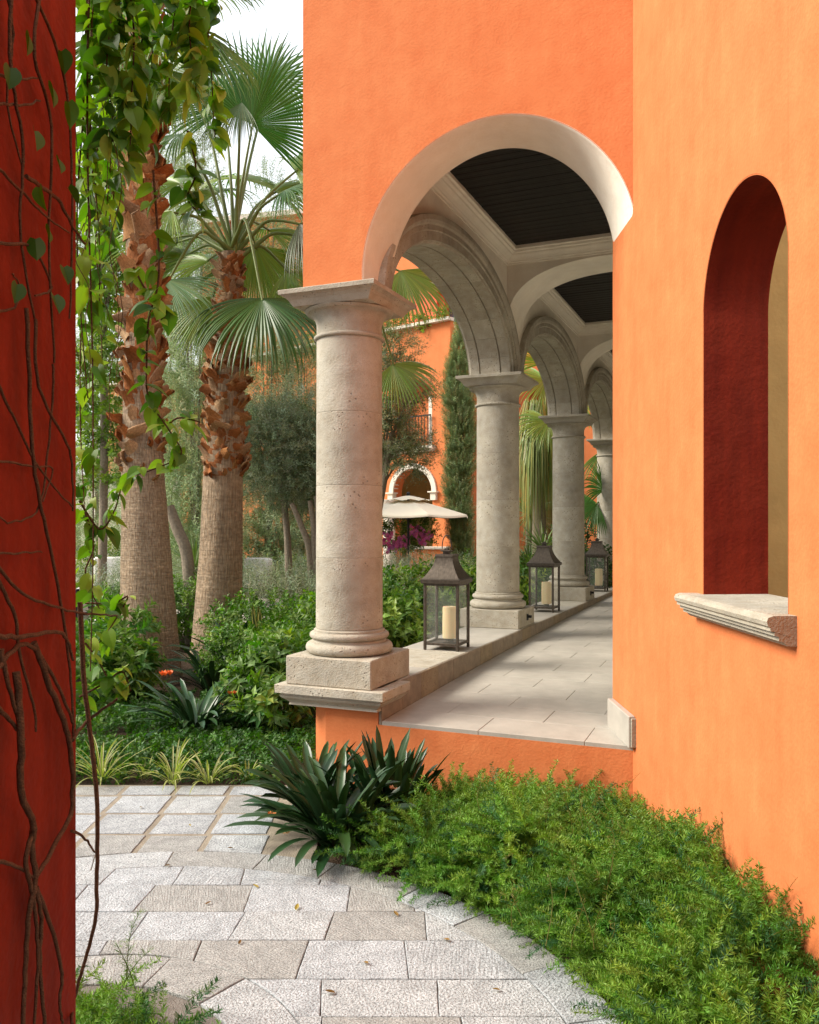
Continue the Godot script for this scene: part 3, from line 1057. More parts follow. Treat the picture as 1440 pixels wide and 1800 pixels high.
func spray_mesh(seed_: int, leaves: int, len_: float, leaf_l: float, leaf_w: float, shade := 0.25) -> ArrayMesh:
	# a twig along +Y with small leaves all round it
	var r := RandomNumberGenerator.new()
	r.seed = seed_
	var s := Shape.new()
	for i in leaves:
		var f := (i + r.randf()) / leaves
		var o := Vector3(r.randf_range(-1, 1) * len_ * 0.05, len_ * f, r.randf_range(-1, 1) * len_ * 0.05)
		var az := i * 2.4 + r.randf_range(-0.4, 0.4)
		var el := r.randf_range(0.1, 0.9)
		var d := Vector3(cos(az) * cos(el), sin(el), sin(az) * cos(el))
		var side := d.cross(Vector3(r.randf_range(-0.3, 0.3), 1, r.randf_range(-0.3, 0.3))).normalized()
		var up := side.cross(d)
		var l := leaf_l * r.randf_range(0.7, 1.15)
		var w := leaf_w * r.randf_range(0.8, 1.1)
		var k := 1.0 + r.randf_range(-shade, shade)
		s.tint = Color(k, k, k * r.randf_range(0.8, 1.1))
		var m := o + d * l * 0.45 + up * l * 0.06
		var tip := o + d * l - up * l * 0.10
		s.tri(o, m + side * w * 0.5 + up * w * 0.15, m)
		s.tri(m, m + side * w * 0.5 + up * w * 0.15, tip)
		s.tri(o, m, m - side * w * 0.5 + up * w * 0.15)
		s.tri(m, tip, m - side * w * 0.5 + up * w * 0.15)
	return s.mesh()
func needle_spray(seed_: int, len_: float, nodes: int, per: int, nl: float, nw: float) -> ArrayMesh:
	# an arching asparagus fern plume along +Z
	var r := RandomNumberGenerator.new()
	r.seed = seed_
	var s := Shape.new()
	s.tint = Color(1.1, 1.15, 0.7)
	var path := PackedVector3Array()
	for i in 7:
		var f := i / 6.0
		path.append(Vector3(0.03 * len_ * sin(f * 4.0 + seed_), len_ * (0.32 * f - 0.42 * f * f), len_ * f * 0.96))
	s.tube(path, 0.0011, 0.0006, 3, false)
	for i in nodes:
		var f := (i + 0.5) / nodes
		var at_ := path[int(f * 6)].lerp(path[mini(6, int(f * 6) + 1)], f * 6 - int(f * 6))
		for k in per:
			var az := r.randf() * TAU
			var fw := r.randf_range(0.1, 0.95)
			var d := Vector3(cos(az), sin(az) * 0.8 + 0.18, fw).normalized()
			var side := d.cross(Vector3(r.randf_range(-1, 1), r.randf_range(-1, 1), r.randf_range(-1, 1))).normalized()
			var l := nl * r.randf_range(0.6, 1.15) * (1.0 - 0.35 * f)
			var kk := r.randf_range(0.72, 1.28)
			s.tint = Color(kk, kk, kk * 0.9)
			var m := at_ + d * l * 0.5
			s.tri(at_, m + side * nw * 0.5, at_ + d * l)
			s.tri(at_, at_ + d * l, m - side * nw * 0.5)
	return s.mesh()
func face_dir(d: Vector3, roll := 0.0) -> Basis:
	# basis whose +Z is d and +Y as upright as possible
	var z := d.normalized()
	var x := Vector3.UP.cross(z)
	x = x.normalized() if x.length() > 1e-3 else Vector3.RIGHT
	return Basis(x, z.cross(x), z) * Basis(Vector3(0, 0, 1), roll)
func up_dir(d: Vector3) -> Basis:
	var y := d.normalized()
	var x := y.cross(Vector3(0.13, 0.05, 1)).normalized()
	return Basis(x, y, x.cross(y)) * Basis(Vector3.UP, rng.randf() * TAU)
func shade_of(c: Color, k: float) -> Color:
	var b := 1.0 + rnd(-k, k)
	return Color(c.r * b * (1.0 + rnd(-0.18, 0.22)), c.g * b, c.b * b * (1.0 + rnd(-0.2, 0.2)))

# ---- asparagus fern
var fern_sprays := []
func fern_bed(called: String, label: String, n: int, inside: Callable, lo: Vector2, hi: Vector2, height: Callable, group := "") -> void:
	var t := thing(called, label, "fern", Transform3D(), group)
	if fern_sprays.is_empty():
		for k in 4:
			fern_sprays.append(needle_spray(40 + k, [0.17, 0.20, 0.15, 0.23][k], [22, 26, 20, 28][k], 6, [0.030, 0.028, 0.032, 0.027][k], 0.0032))
	var sc := [Scatter.new(), Scatter.new(), Scatter.new(), Scatter.new()]
	var made := 0
	var tries := 0
	while made < n and tries < n * 6:
		tries += 1
		var p := Vector2(rnd(lo.x, hi.x), rnd(lo.y, hi.y))
		if not inside.call(p): continue
		var h: float = height.call(p)
		var e := 0.03
		var gx: float = height.call(p + Vector2(e, 0)) - h
		var gz: float = height.call(p + Vector2(0, e)) - h
		var nrm := Vector3(-gx / e, 1.0, -gz / e).normalized()
		var az := rng.randf() * TAU
		var lay := rnd(0.15, 1.0)
		var d := (nrm * (0.95 - lay * 0.7) + Vector3(cos(az), 0, sin(az)) * lay * 0.9 + Vector3(nrm.x, 0, nrm.z) * 0.6).normalized()
		var size := rnd(0.6, 1.3)
		var depth := rnd(0.0, 1.0)
		var o := Vector3(p.x, h - 0.05 - 0.10 * depth * minf(1.0, h * 4.0), p.y)
		var patch := 0.5 + 0.5 * sin(p.x * 7.0 + sin(p.y * 5.0) * 1.5) * sin(p.y * 6.0 + 1.0)
		var col := Color(0.085, 0.225, 0.030).lerp(Color(0.24, 0.40, 0.05), patch * 0.6 + rnd(0, 0.35))
		if rng.randf() < 0.12: col = Color(0.05, 0.15, 0.05)
		sc[made % 4].add(Transform3D(face_dir(d, rnd(-0.6, 0.6)).scaled(Vector3.ONE * size), o), shade_of(col, 0.2))
		made += 1
	for k in 4:
		scatter(t, "fronds", sc[k], fern_sprays[k], M.fern)
func ring_dist(p: Vector2) -> float:
	return p.distance_to(RING_C)
func to_gallery(p: Vector2) -> Vector2:
	var q := gallery.affine_inverse() * Vector3(p.x, 0, p.y)
	return Vector2(q.x, -q.z)
func build_ferns() -> void:
	rng.seed = 21
	var f := FastNoiseLite.new()
	f.seed = 5
	f.frequency = 1.6
	f.fractal_octaves = 3
	var inside := func(p: Vector2) -> bool:
		var q := to_gallery(p)
		return p.x < WALL_X - 0.01 and q.y < -0.02 and ring_dist(p) > 1.76 and q.x > -0.88 - 0.17 * clampf(-q.y, 0, 1.2) and p.y < -2.0
	var mounds := []
	for k in 34:
		mounds.append([rnd(-0.25, 1.15), -rnd(2.1, 4.6), rnd(0.15, 0.30), rnd(0.10, 0.22)])
	var height := func(p: Vector2) -> float:
		var q := to_gallery(p)
		var lump := 0.0
		for m in mounds:
			var dd: float = 1.0 - (pow(p.x - m[0], 2) + pow(p.y - m[1], 2)) / (m[2] * m[2])
			if dd > 0.0: lump = maxf(lump, m[3] * sqrt(dd))
		var edge := minf(clampf((ring_dist(p) - 1.70) / 0.42, 0, 1), clampf((q.x + 1.15) / 0.4, 0, 1))
		edge = sqrt(edge)
		var base := 0.13 + 0.12 * clampf((p.x - 0.2) / 1.0, 0, 1) + 0.05 * clampf((p.y + 3.9) / 0.9, 0, 1)
		return edge * lerpf(0.06, 1.0, clampf(-q.y / 1.25, 0, 1)) * maxf(0.05, base * 0.5 + lump * 1.15 + 0.10 * f.get_noise_2d(p.x * 1.5, p.y * 1.5))
	# the mass is several plants grown into each other
	var seeds := [Vector2(0.9, -4.2), Vector2(0.2, -4.3), Vector2(0.65, -3.6), Vector2(1.0, -3.1), Vector2(0.9, -2.5)]
	var lab := ["feathery asparagus fern growing against the orange gallery base and wall corner", "feathery asparagus fern beside the strap leaved clump at the gallery base", "bushy asparagus fern in the middle of the bed by the round paving", "bushy asparagus fern under the arched window's stone sill", "low asparagus fern spilling towards the paving beneath the pale wall"]
	for k in 5:
		var own := func(p: Vector2) -> bool:
			if not inside.call(p): return false
			var best := 0
			for j in 5:
				if p.distance_to(seeds[j]) < p.distance_to(seeds[best]): best = j
			return best == k
		fern_bed("asparagus_fern", lab[k], [1700, 1400, 1900, 1800, 2000][k], own, Vector2(-0.3, -4.75), Vector2(1.2, -2.0), height, "asparagus ferns in the bed by the wall")
	var inside2 := func(p: Vector2) -> bool:
		return ring_dist(p) < 0.42 and p.y < -1.75
	var height2 := func(p: Vector2) -> float:
		return 0.08 * sqrt(clampf((0.48 - ring_dist(p)) / 0.4, 0, 1)) + 0.05 * f.get_noise_2d(p.x * 2.0, p.y * 2.0)
	fern_bed("asparagus_fern", "asparagus fern in the round bed beside the dark red pillar", 520, inside2, Vector2(-1.7, -2.9), Vector2(-0.4, -1.75), height2)
	# loose arching shoots against the wall
	var t := thing("fern_shoots", "thin wiry fern shoots along the foot of the sunlit wall", "fern")
	var st := Shape.new()
	st.tint = Color(0.16, 0.15, 0.035)
	for k in 64:
		var z := -rnd(2.35, 4.3)
		if k < 14: z = -rnd(2.45, 3.1)
		var x := WALL_X - (rnd(0.02, 0.14) if k < 26 else rnd(0.15, 0.9))
		if k >= 26: z = -rnd(2.6, 4.0)
		var h0 := 0.22
		var p := PackedVector3Array()
		var dz := rnd(-0.08, 0.14)
		var hh := rnd(0.10, 0.34) if k < 14 else rnd(0.08, 0.22)
		var arch := rnd(0.0, 1.0)
		for i in 9:
			var u := i / 8.0
			p.append(Vector3(minf(x + 0.02 * sin(u * 3.0 + k), WALL_X - 0.006), h0 + hh * (u - arch * 0.45 * u * u), z + dz * u * (0.6 + u)))
		st.tube(p, 0.0016, 0.0006, 4)
		for i in range(3, 9):
			for m in 3:
				var d := Vector3(rnd(-1, 0.2), rnd(-0.4, 1), rnd(-1, 1)).normalized() * rnd(0.010, 0.03)
				var sd := d.cross(Vector3(rnd(-1, 1), 1, rnd(-1, 1))).normalized() * 0.0011
				st.tri(p[i], p[i] + d * 0.5 + sd, p[i] + d)
				st.tri(p[i], p[i] + d, p[i] + d * 0.5 - sd)
	part(t, "shoots", st, M.fern).set_meta("kind", "stuff")
	var t2 := thing("fern_shoots", "two thin feathery shoots rising from the round bed by the pillar", "fern")
	var s2 := Shape.new()
	for stem in [[[222, 1740], [224, 1690], [230, 1640], [245, 1605]], [[210, 1750], [235, 1700], [262, 1672]], [[330, 1760], [352, 1745], [372, 1742]], [[240, 1745], [225, 1700], [205, 1660]]]:
		var pts := PackedVector3Array()
		for q in stem:
			pts.append(at_depth(q[0], q[1], 2.62))
		var p := smooth_path(pts, 6)
		s2.tint = Color(0.10, 0.12, 0.03)
		s2.tube(p, 0.0016, 0.0007, 4)
		for i in range(2, p.size()):
			for m in 7:
				s2.tint = Color(0.12, 0.20, 0.035) * rnd(0.7, 1.3)
				var d := Vector3(rnd(-1, 1), rnd(-0.1, 1), rnd(-1, 1)).normalized() * rnd(0.012, 0.04)
				var sd := d.cross(Vector3(rnd(-1, 1), 1, rnd(-1, 1))).normalized() * 0.0010
				s2.tri(p[i], p[i] + d * 0.5 + sd, p[i] + d)
				s2.tri(p[i], p[i] + d, p[i] + d * 0.5 - sd)
	part(t2, "shoots", s2, M.fern).set_meta("kind", "stuff")

# ---- strap leaved plants
func strap(parent: Node3D, called: String, o: Vector3, az: float, el: float, len_: float, wid: float, droop: float, c0: Color, c1: Color, m: Material) -> void:
	var s := Shape.new()
	var n := 9
	var p := o
	var e := el
	var h := Vector3(cos(az), 0, sin(az))
	var side := Vector3(-sin(az), 0, cos(az))
	var tw := rnd(-0.5, 0.5)
	var rows := []
	for i in n + 1:
		var f := float(i) / n
		var d := h * cos(e) + Vector3.UP * sin(e)
		var up := -h * sin(e) + Vector3.UP * cos(e)
		var w := wid * 0.5 * (0.55 + 0.45 * minf(1, f * 3.0)) * (1.0 if f < 0.6 else sqrt(maxf(0.0, 1.0 - pow((f - 0.6) / 0.4, 2.2))))
		var sd := side * cos(tw * f) + up * sin(tw * f)
		rows.append(PackedVector3Array([p - sd * w + up * w * 0.32, p - sd * w * 0.5 + up * w * 0.08, p, p + sd * w * 0.5 + up * w * 0.08, p + sd * w + up * w * 0.32]))
		p += d * len_ / n
		e -= droop / n * (0.5 + f)
	s.tint = c0
	if c0 == c1:
		s.sheet(rows)
	else:
		# pale margins along both edges of the blade
		var core := []
		var l := []
		var r := []
		for q in rows:
			l.append(PackedVector3Array([q[0], q[1]]))
			core.append(PackedVector3Array([q[1], q[2], q[3]]))
			r.append(PackedVector3Array([q[3], q[4]]))
		s.sheet(core)
		s.tint = c1
		s.sheet(l)
		s.sheet(r)
	part(parent, called, s, m)
func strap_plant(called: String, label: String, cat: String, o: Vector3, n: int, len_: Vector2, wid: float, el: Vector2, droop: Vector2, spread: float, c: Color, edge: Color, m: Material, group := "", az_mid := 0.0, az_range := PI) -> Node3D:
	var t := thing(called, label, cat, at(o.x, o.y, o.z), group)
	for k in n:
		var az := az_mid + az_range * (2.0 * (k + rnd(-0.4, 0.4)) / n - 1.0) * (1.0 if k % 2 else -1.0)
		var off := Vector3(cos(az), 0, sin(az)) * rnd(0.0, spread)
		var col := shade_of(c, 0.25)
		strap(t, "leaf", off, az + rnd(-0.3, 0.3), rnd(el.x, el.y), rnd(len_.x, len_.y), wid * rnd(0.8, 1.15), rnd(droop.x, droop.y), col, col if edge == c else edge, m)
	return t
func flower(parent: Node3D, o: Vector3, size: float, c: Color) -> void:
	var s := Shape.new()
	for k in 5:
		var az := TAU * k / 5 + rnd(-0.3, 0.3)
		s.tint = c * rnd(0.8, 1.15)
		for j in 6:
			var a2 := az + TAU * j / 6
			var d := Vector3(cos(a2) * 0.6, 0.75, sin(a2) * 0.6).normalized() * size
			var base := o + Vector3(cos(az), 0.4, sin(az)) * size * 0.7
			var sd := Vector3(-sin(a2), 0, cos(a2)) * size * 0.25
			s.quad(base, base + d * 0.6 + sd, base + d, base + d * 0.6 - sd)
	part(parent, "flower", s, M.petal)
func build_strap_plants() -> void:
	rng.seed = 31
	var dark := Color(0.028, 0.066, 0.022)
	var t := strap_plant("clivia", "large dark green strap leaved clump fanning over the paving edge", "plant", Vector3(-0.36, 0.0, -4.16), 120, Vector2(0.36, 0.54), 0.047, Vector2(0.35, 1.4), Vector2(0.5, 1.3), 0.12, dark, dark, M.strap_leaf, "strap leaved clumps")
	flower(t, Vector3(-0.30, 0.16, 0.12), 0.018, Color(0.62, 0.24, 0.06))
	flower(t, Vector3(-0.22, 0.10, 0.20), 0.016, Color(0.60, 0.40, 0.20))
	flower(t, Vector3(-0.14, 0.30, 0.08), 0.015, Color(0.55, 0.20, 0.05))
	t = strap_plant("clivia", "upright dark green strap leaved clump against the orange gallery base", "plant", Vector3(-0.10, 0.0, -4.48), 62, Vector2(0.32, 0.48), 0.044, Vector2(0.95, 1.5), Vector2(0.1, 0.6), 0.15, dark, dark, M.strap_leaf, "strap leaved clumps")
	flower(t, Vector3(0.02, 0.20, 0.18), 0.022, Color(0.66, 0.33, 0.16))
	strap_plant("clivia", "dark strap leaved clump left of the gallery's orange corner", "plant", Vector3(-0.52, 0.0, -4.55), 52, Vector2(0.34, 0.50), 0.044, Vector2(0.6, 1.4), Vector2(0.3, 1.0), 0.10, dark, dark, M.strap_leaf, "strap leaved clumps")
	var gl := on_level(345, 1285)
	t = strap_plant("clivia", "wide strap leaved clump with an orange bloom before the left palm", "plant", Vector3(gl.x, 0.0, gl.z), 56, Vector2(0.42, 0.62), 0.044, Vector2(0.4, 1.3), Vector2(0.6, 1.4), 0.12, dark, dark, M.strap_leaf, "strap leaved clumps")
	flower(t, at_depth(292, 1190, -gl.z) - Vector3(gl.x, 0, gl.z), 0.045, Color(0.80, 0.16, 0.03))
	flower(t, at_depth(408, 1222, -gl.z) - Vector3(gl.x, 0, gl.z), 0.030, Color(0.75, 0.20, 0.03))
	flower(t, at_depth(390, 1240, -gl.z + 0.2) - Vector3(gl.x, 0, gl.z), 0.022, Color(0.70, 0.35, 0.16))
	var g2 := on_level(418, 1195)
	strap_plant("clivia", "dark strap leaved clump at the foot of the right palm", "plant", Vector3(g2.x, 0.0, g2.z), 40, Vector2(0.5, 0.75), 0.05, Vector2(0.5, 1.3), Vector2(0.5, 1.3), 0.12, dark, dark, M.strap_leaf, "strap leaved clumps")
	var g3 := on_level(372, 1215)
	strap_plant("clivia", "small strap leaved clump between the two palm trunks", "plant", Vector3(g3.x, 0.0, g3.z), 30, Vector2(0.4, 0.6), 0.045, Vector2(0.5, 1.3), Vector2(0.5, 1.3), 0.10, dark, dark, M.strap_leaf, "strap leaved clumps")
	# yellow striped tufts at the edge of the path
	var pale := Color(0.62, 0.58, 0.26)
	var i := 0
	for p in [[172, 1378, 1.25], [300, 1383, 1.05], [362, 1382, 0.9], [434, 1378, 0.62], [248, 1374, 0.55]]:
		var q := on_level(p[0], p[1])
		strap_plant("spider_plant", ["large yellow striped grass tuft at the path edge beside the pillar", "yellow striped grass tuft with one tall blade at the path edge", "yellow striped grass tuft right of the tallest bladed one", "small sparse yellow tuft at the path edge near the orange corner", "very small yellow tuft between the two largest tufts"][i], "plant", Vector3(q.x, 0.0, q.z - 0.06), int(30 * p[2]) + 8, Vector2(0.16, 0.30) * p[2], 0.009, Vector2(0.5, 1.5), Vector2(0.5, 1.8), 0.03, Color(0.16, 0.22, 0.05), pale, M.leaf, "yellow striped tufts along the path")
		i += 1
	# snake plant
	var gs := on_level(462, 1178)
	strap_plant("snake_plant", "snake plant with yellow edged upright blades in front of the hedge", "plant", Vector3(gs.x, 0.0, gs.z), 9, Vector2(0.45, 0.75), 0.055, Vector2(1.2, 1.55), Vector2(-0.1, 0.15), 0.12, Color(0.05, 0.09, 0.03), Color(0.42, 0.38, 0.10), M.strap_leaf)
	# grassy yucca heads
	for y in [[342, 1000, 12.6, 0.75, 130], [955, 968, 14.8, 0.75, 150], [930, 905, 17.0, 0.9, 160], [930, 995, 13.6, 0.55, 110]]:
		var c := at_depth(y[0], y[1], y[2])
		var t3 := thing("yucca", ["grassy yucca head between the two palm trunks", "spiky pale yucca ball beside the second lantern", "tall spiky yucca behind the second lantern", "low spiky yucca left of the second lantern"][[342, 955, 930, 931].find(y[0]) if y[1] != 995 else 3], "yucca", at(c.x, 0, c.z))
		var tr := Shape.new()
		tr.tube(PackedVector3Array([Vector3(0.02, -0.05, 0), Vector3(0, c.y * 0.5, 0.02), Vector3(0, c.y, 0)]), 0.09, 0.07, 8)
		part(t3, "trunk", tr, M.twig)
		var s := Shape.new()
		for k in y[4]:
			var d := Vector3(rnd(-1, 1), rnd(-0.5, 1), rnd(-1, 1)).normalized()
			var sd := d.cross(Vector3(rnd(-0.3, 0.3), 1, rnd(-0.3, 0.3))).normalized()
			var l: float = y[3] * rnd(0.7, 1.1)
			s.tint = shade_of(Color(0.17, 0.23, 0.10), 0.3)
			var o := Vector3(0, c.y, 0)
			var m1 := o + d * l * 0.5
			var m2 := o + d * l + Vector3(0, -0.10 * l, 0)
			s.quad(o + sd * 0.008, m1 + sd * 0.012, m1 - sd * 0.012, o - sd * 0.008)
			s.tri(m1 + sd * 0.012, m2, m1 - sd * 0.012)
		part(t3, "leaf_head", s, M.fan_leaf)

# ---- leafy masses
func bush(called: String, label: String, cat: String, centres: Array, n: int, leaf: Array, c0: Color, c1: Color, size: Vector2, m: Material, group := "", stems := true, trunk_from := Vector3.INF, up_bias := 0.35) -> Node3D:
	# centres: [x, y, z, rx, ry, rz] lobes; twigs sit in the outer shell of every lobe
	var ground := Vector3(centres[0][0], 0, centres[0][2])
	var t := thing(called, label, cat, at(ground.x, ground.y, ground.z), group)
	var sc := []
	for k in leaf.size(): sc.append(Scatter.new())
	var vol := 0.0
	for q in centres: vol += pow(q[3] * q[4] * q[5], 0.66)
	for q in centres:
		var share := int(n * pow(q[3] * q[4] * q[5], 0.66) / vol)
		for k in share:
			var d := Vector3(rnd(-1, 1), rnd(-1, 1), rnd(-1, 1))
			if d.length() < 0.05: continue
			d = d.normalized()
			var rr := pow(rng.randf(), 0.38) * (1.0 + 0.13 * sin(d.x * 7.0 + q[0] * 3.0) * sin(d.y * 6.0 + q[1] * 5.0) * sin(d.z * 7.0 + 1.0))
			var o := Vector3(q[0] + d.x * q[3] * rr, q[1] + d.y * q[4] * rr, q[2] + d.z * q[5] * rr)
			if o.y < 0.0: continue
			var dir := (d * 0.8 + Vector3(rnd(-0.5, 0.5), up_bias + rnd(-0.4, 0.4), rnd(-0.5, 0.5))).normalized()
			var col := c0.lerp(c1, rng.randf() * rng.randf() * 1.3)
			sc[k % leaf.size()].add(Transform3D(up_dir(dir).scaled(Vector3.ONE * rnd(size.x, size.y)), o - ground), shade_of(col, 0.2))
	for k in leaf.size():
		scatter(t, "crown" if trunk_from != Vector3.INF else "foliage", sc[k], leaf[k], m)
	if stems:
		var s := Shape.new()
		var root := Vector3(0, -0.05, 0) if trunk_from == Vector3.INF else trunk_from - ground
		var thick := 0.012 if trunk_from == Vector3.INF else 0.07
		if trunk_from != Vector3.INF:
			var heart := Vector3(centres[0][0], centres[0][1], centres[0][2]) - ground
			s.tube(smooth_path(PackedVector3Array([root, root.lerp(heart, 0.5) + Vector3(0.06, 0, 0.03), heart]), 5), 0.075, 0.04, 8)
			for q in centres:
				for k in 2:
					var tip := Vector3(q[0] + rnd(-0.5, 0.5) * q[3], q[1] + rnd(0.0, 0.5) * q[4], q[2] + rnd(-0.5, 0.5) * q[5]) - ground
					var from := root.lerp(heart, rnd(0.6, 1.0))
					s.tube(smooth_path(PackedVector3Array([from, from.lerp(tip, 0.5) + Vector3(0, 0.08, 0), tip]), 4), 0.022, 0.006, 5, false)
		for q in (centres if trunk_from == Vector3.INF else []):
			for k in 4:
				var e := Vector3(q[0] + rnd(-0.6, 0.6) * q[3], q[1] + rnd(-0.3, 0.6) * q[4], q[2] + rnd(-0.6, 0.6) * q[5]) - ground
				var b := root + (Vector3(rnd(-0.3, 0.3) * q[3], 0, rnd(-0.3, 0.3) * q[5]) if trunk_from == Vector3.INF else Vector3(rnd(-0.05, 0.05), 0, rnd(-0.05, 0.05)))
				if trunk_from == Vector3.INF: b = Vector3(e.x * 0.7, -0.05, e.z * 0.7)
				var mid: Vector3 = b.lerp(e, 0.5) + Vector3(rnd(-0.1, 0.1), 0.1, rnd(-0.1, 0.1)) * q[3]
				s.tube(smooth_path(PackedVector3Array([b, mid, e]), 4), thick, thick * 0.3, 6, false)
		var so := part(t, "trunk" if trunk_from != Vector3.INF else "stems", s, M.twig)
		if trunk_from == Vector3.INF: so.set_meta("kind", "stuff")
	return t
func build_shrubs() -> void:
	rng.seed = 51
	var hedge_leaf := [spray_mesh(1, 9, 0.16, 0.085, 0.040), spray_mesh(2, 10, 0.18, 0.075, 0.038), spray_mesh(3, 8, 0.15, 0.10, 0.045)]
	var small_leaf := [spray_mesh(4, 10, 0.07, 0.038, 0.020), spray_mesh(5, 12, 0.08, 0.034, 0.019)]
	var olive_leaf := [spray_mesh(6, 14, 0.22, 0.055, 0.011, 0.4), spray_mesh(7, 16, 0.26, 0.05, 0.010, 0.4)]
	var feather := [spray_mesh(8, 26, 0.30, 0.060, 0.006, 0.3), spray_mesh(9, 24, 0.28, 0.07, 0.007, 0.3)]
	var scale_leaf := [spray_mesh(10, 22, 0.24, 0.045, 0.013, 0.35), spray_mesh(11, 20, 0.22, 0.05, 0.014, 0.35)]
	M["sprays"] = [hedge_leaf, small_leaf, olive_leaf, feather, scale_leaf]
	var green := Color(0.070, 0.165, 0.024)
	var lime := Color(0.32, 0.44, 0.065)
	# hedge outside the arcade, bush after bush
	for k in range(1, 9):
		var b := 1.3 + k * 1.35
		var p := gallery * Vector3(-2.85 + rnd(-0.15, 0.15), 0, -b)
		var h := 0.46 + rnd(-0.04, 0.05)
		bush("hedge_shrub", "glossy green hedge shrub outside the arcade, %s from the corner column" % ["first", "second", "third", "fourth", "fifth", "sixth", "seventh", "eighth"][k - 1], "shrub", [[p.x, h, p.z, 0.62, h, 0.72], [p.x + rnd(-0.3, 0.3), h + 0.12, p.z + rnd(-0.2, 0.2), 0.5, h * 0.9, 0.5]], 620, hedge_leaf, green, lime, Vector2(0.8, 1.25), M.leaf, "hedge shrubs along the arcade")
	for q in [[452, 1110, 8.2, 0.5, 0.28], [520, 1105, 7.8, 0.45, 0.28], [560, 1080, 8.8, 0.6, 0.34], [470, 1060, 9.6, 0.7, 0.36], [330, 1110, 11.2, 0.7, 0.42], [170, 1120, 9.0, 0.6, 0.26], [225, 1075, 11.6, 0.8, 0.36], [600, 1075, 9.6, 0.6, 0.38]]:
		var c := at_depth(q[0], q[1], q[2])
		bush("leafy_shrub", "dense leafy green shrub " + {452: "behind the snake plant", 520: "beside the corner slab's moulding", 560: "behind the corner column's base", 470: "beside the right palm trunk", 330: "between the two palm trunks", 170: "left of the left palm's foot", 225: "behind the left palm trunk", 600: "farther behind the corner column's shaft"}[q[0]], "shrub", [[c.x, q[4], c.z, q[3], q[4], q[3]]], 640, hedge_leaf, green, lime.lerp(green, 0.4), Vector2(0.55, 0.95), M.leaf, "leafy shrubs in the garden bed")
	# bright low plants in front
	var mint := [spray_mesh(14, 10, 0.16, 0.10, 0.040), spray_mesh(15, 9, 0.14, 0.11, 0.044)]
	for q in [[497, 1180, 6.9, 0.28, 0.20], [455, 1215, 6.7, 0.22, 0.14], [520, 1170, 7.3, 0.3, 0.26], [478, 1240, 6.3, 0.14, 0.10], [205, 1135, 7.9, 0.34, 0.36], [160, 1190, 7.2, 0.38, 0.30], [225, 1180, 7.4, 0.22, 0.16]]:
		var c := at_depth(q[0], q[1], q[2])
		bush("bright_plant", "bright green leafy plant " + {497: "left of the corner slab", 455: "in front of the snake plant", 520: "touching the corner column's plinth", 478: "lowest before the corner slab", 205: "against the left palm's trunk", 160: "under the hanging vine beside the pillar", 225: "at the left palm's foot"}[q[0]], "plant", [[c.x, maxf(c.y, q[4]), c.z, q[3], q[4], q[3]]], 90, mint, Color(0.07, 0.17, 0.035), Color(0.26, 0.36, 0.08), Vector2(0.8, 1.2), M.leaf, "bright green bed plants")
	# creeping ground cover
	var gc := thing("ground_cover", "low carpet of small dark green leaves behind the path", "ground cover", Transform3D(), "", "stuff")
	var sc := [Scatter.new(), Scatter.new()]
	var f := FastNoiseLite.new()
	f.seed = 9
	f.frequency = 1.3
	var k := 0
	while k < 5200:
		var p := Vector2(rnd(-3.6, -0.62), rnd(-7.6, -5.10))
		var q := to_gallery(p)
		if q.x > -2.02 and q.y > -0.3: continue
		var h := 0.05 + 0.05 * f.get_noise_2d(p.x, p.y)
		if f.get_noise_2d(p.x * 0.7 + 9.0, p.y * 0.7) > 0.28 and p.y < -6.0: 
			if rng.randf() < 0.8:
				k += 1
				continue
		sc[k % 2].add(Transform3D(up_dir(Vector3(rnd(-1.2, 1.2), 1, rnd(-1.2, 1.2))).scaled(Vector3.ONE * rnd(0.7, 1.2)), Vector3(p.x, -0.05 + maxf(0.0, h) * clampf((-5.08 - p.y) * 5.0, 0.3, 1) + rnd(0.0, 0.05), p.y)), shade_of(Color(0.045, 0.125, 0.022).lerp(Color(0.15, 0.28, 0.06), rng.randf() * rng.randf()), 0.25))
		k += 1
	scatter(gc, "creeper_leaves", sc[0], small_leaf[0], M.leaf)
	scatter(gc, "creeper_leaves", sc[1], small_leaf[1], M.leaf)
	# pale feathery lavender bed
	var lv := thing("lavender_bed", "pale feathery lavender bed behind the hedge", "lavender", Transform3D(), "", "stuff")
	var ls := [Scatter.new(), Scatter.new()]
	for j in 5200:
		var z := -rnd(11.0, 19.0)
		var x := rnd(-5.5, 1.2 + 0.42 * (-z - 11.0) * 0.6)
		var q := to_gallery(Vector2(x, z))
		if q.x > -4.0: continue
		var top := 0.72 + 0.12 * sin(x * 2.3 + z) * sin(z * 1.7)
		ls[j % 2].add(Transform3D(up_dir(Vector3(rnd(-0.6, 0.6), 1, rnd(-0.6, 0.6))).scaled(Vector3.ONE * rnd(0.8, 1.3)), Vector3(x, top * rnd(0.5, 1.0), z)), shade_of(Color(0.17, 0.24, 0.11).lerp(Color(0.34, 0.36, 0.26), rng.randf()), 0.2))
	scatter(lv, "sprigs", ls[0], feather[0], M.dull_leaf)
	scatter(lv, "sprigs", ls[1], feather[1], M.dull_leaf)

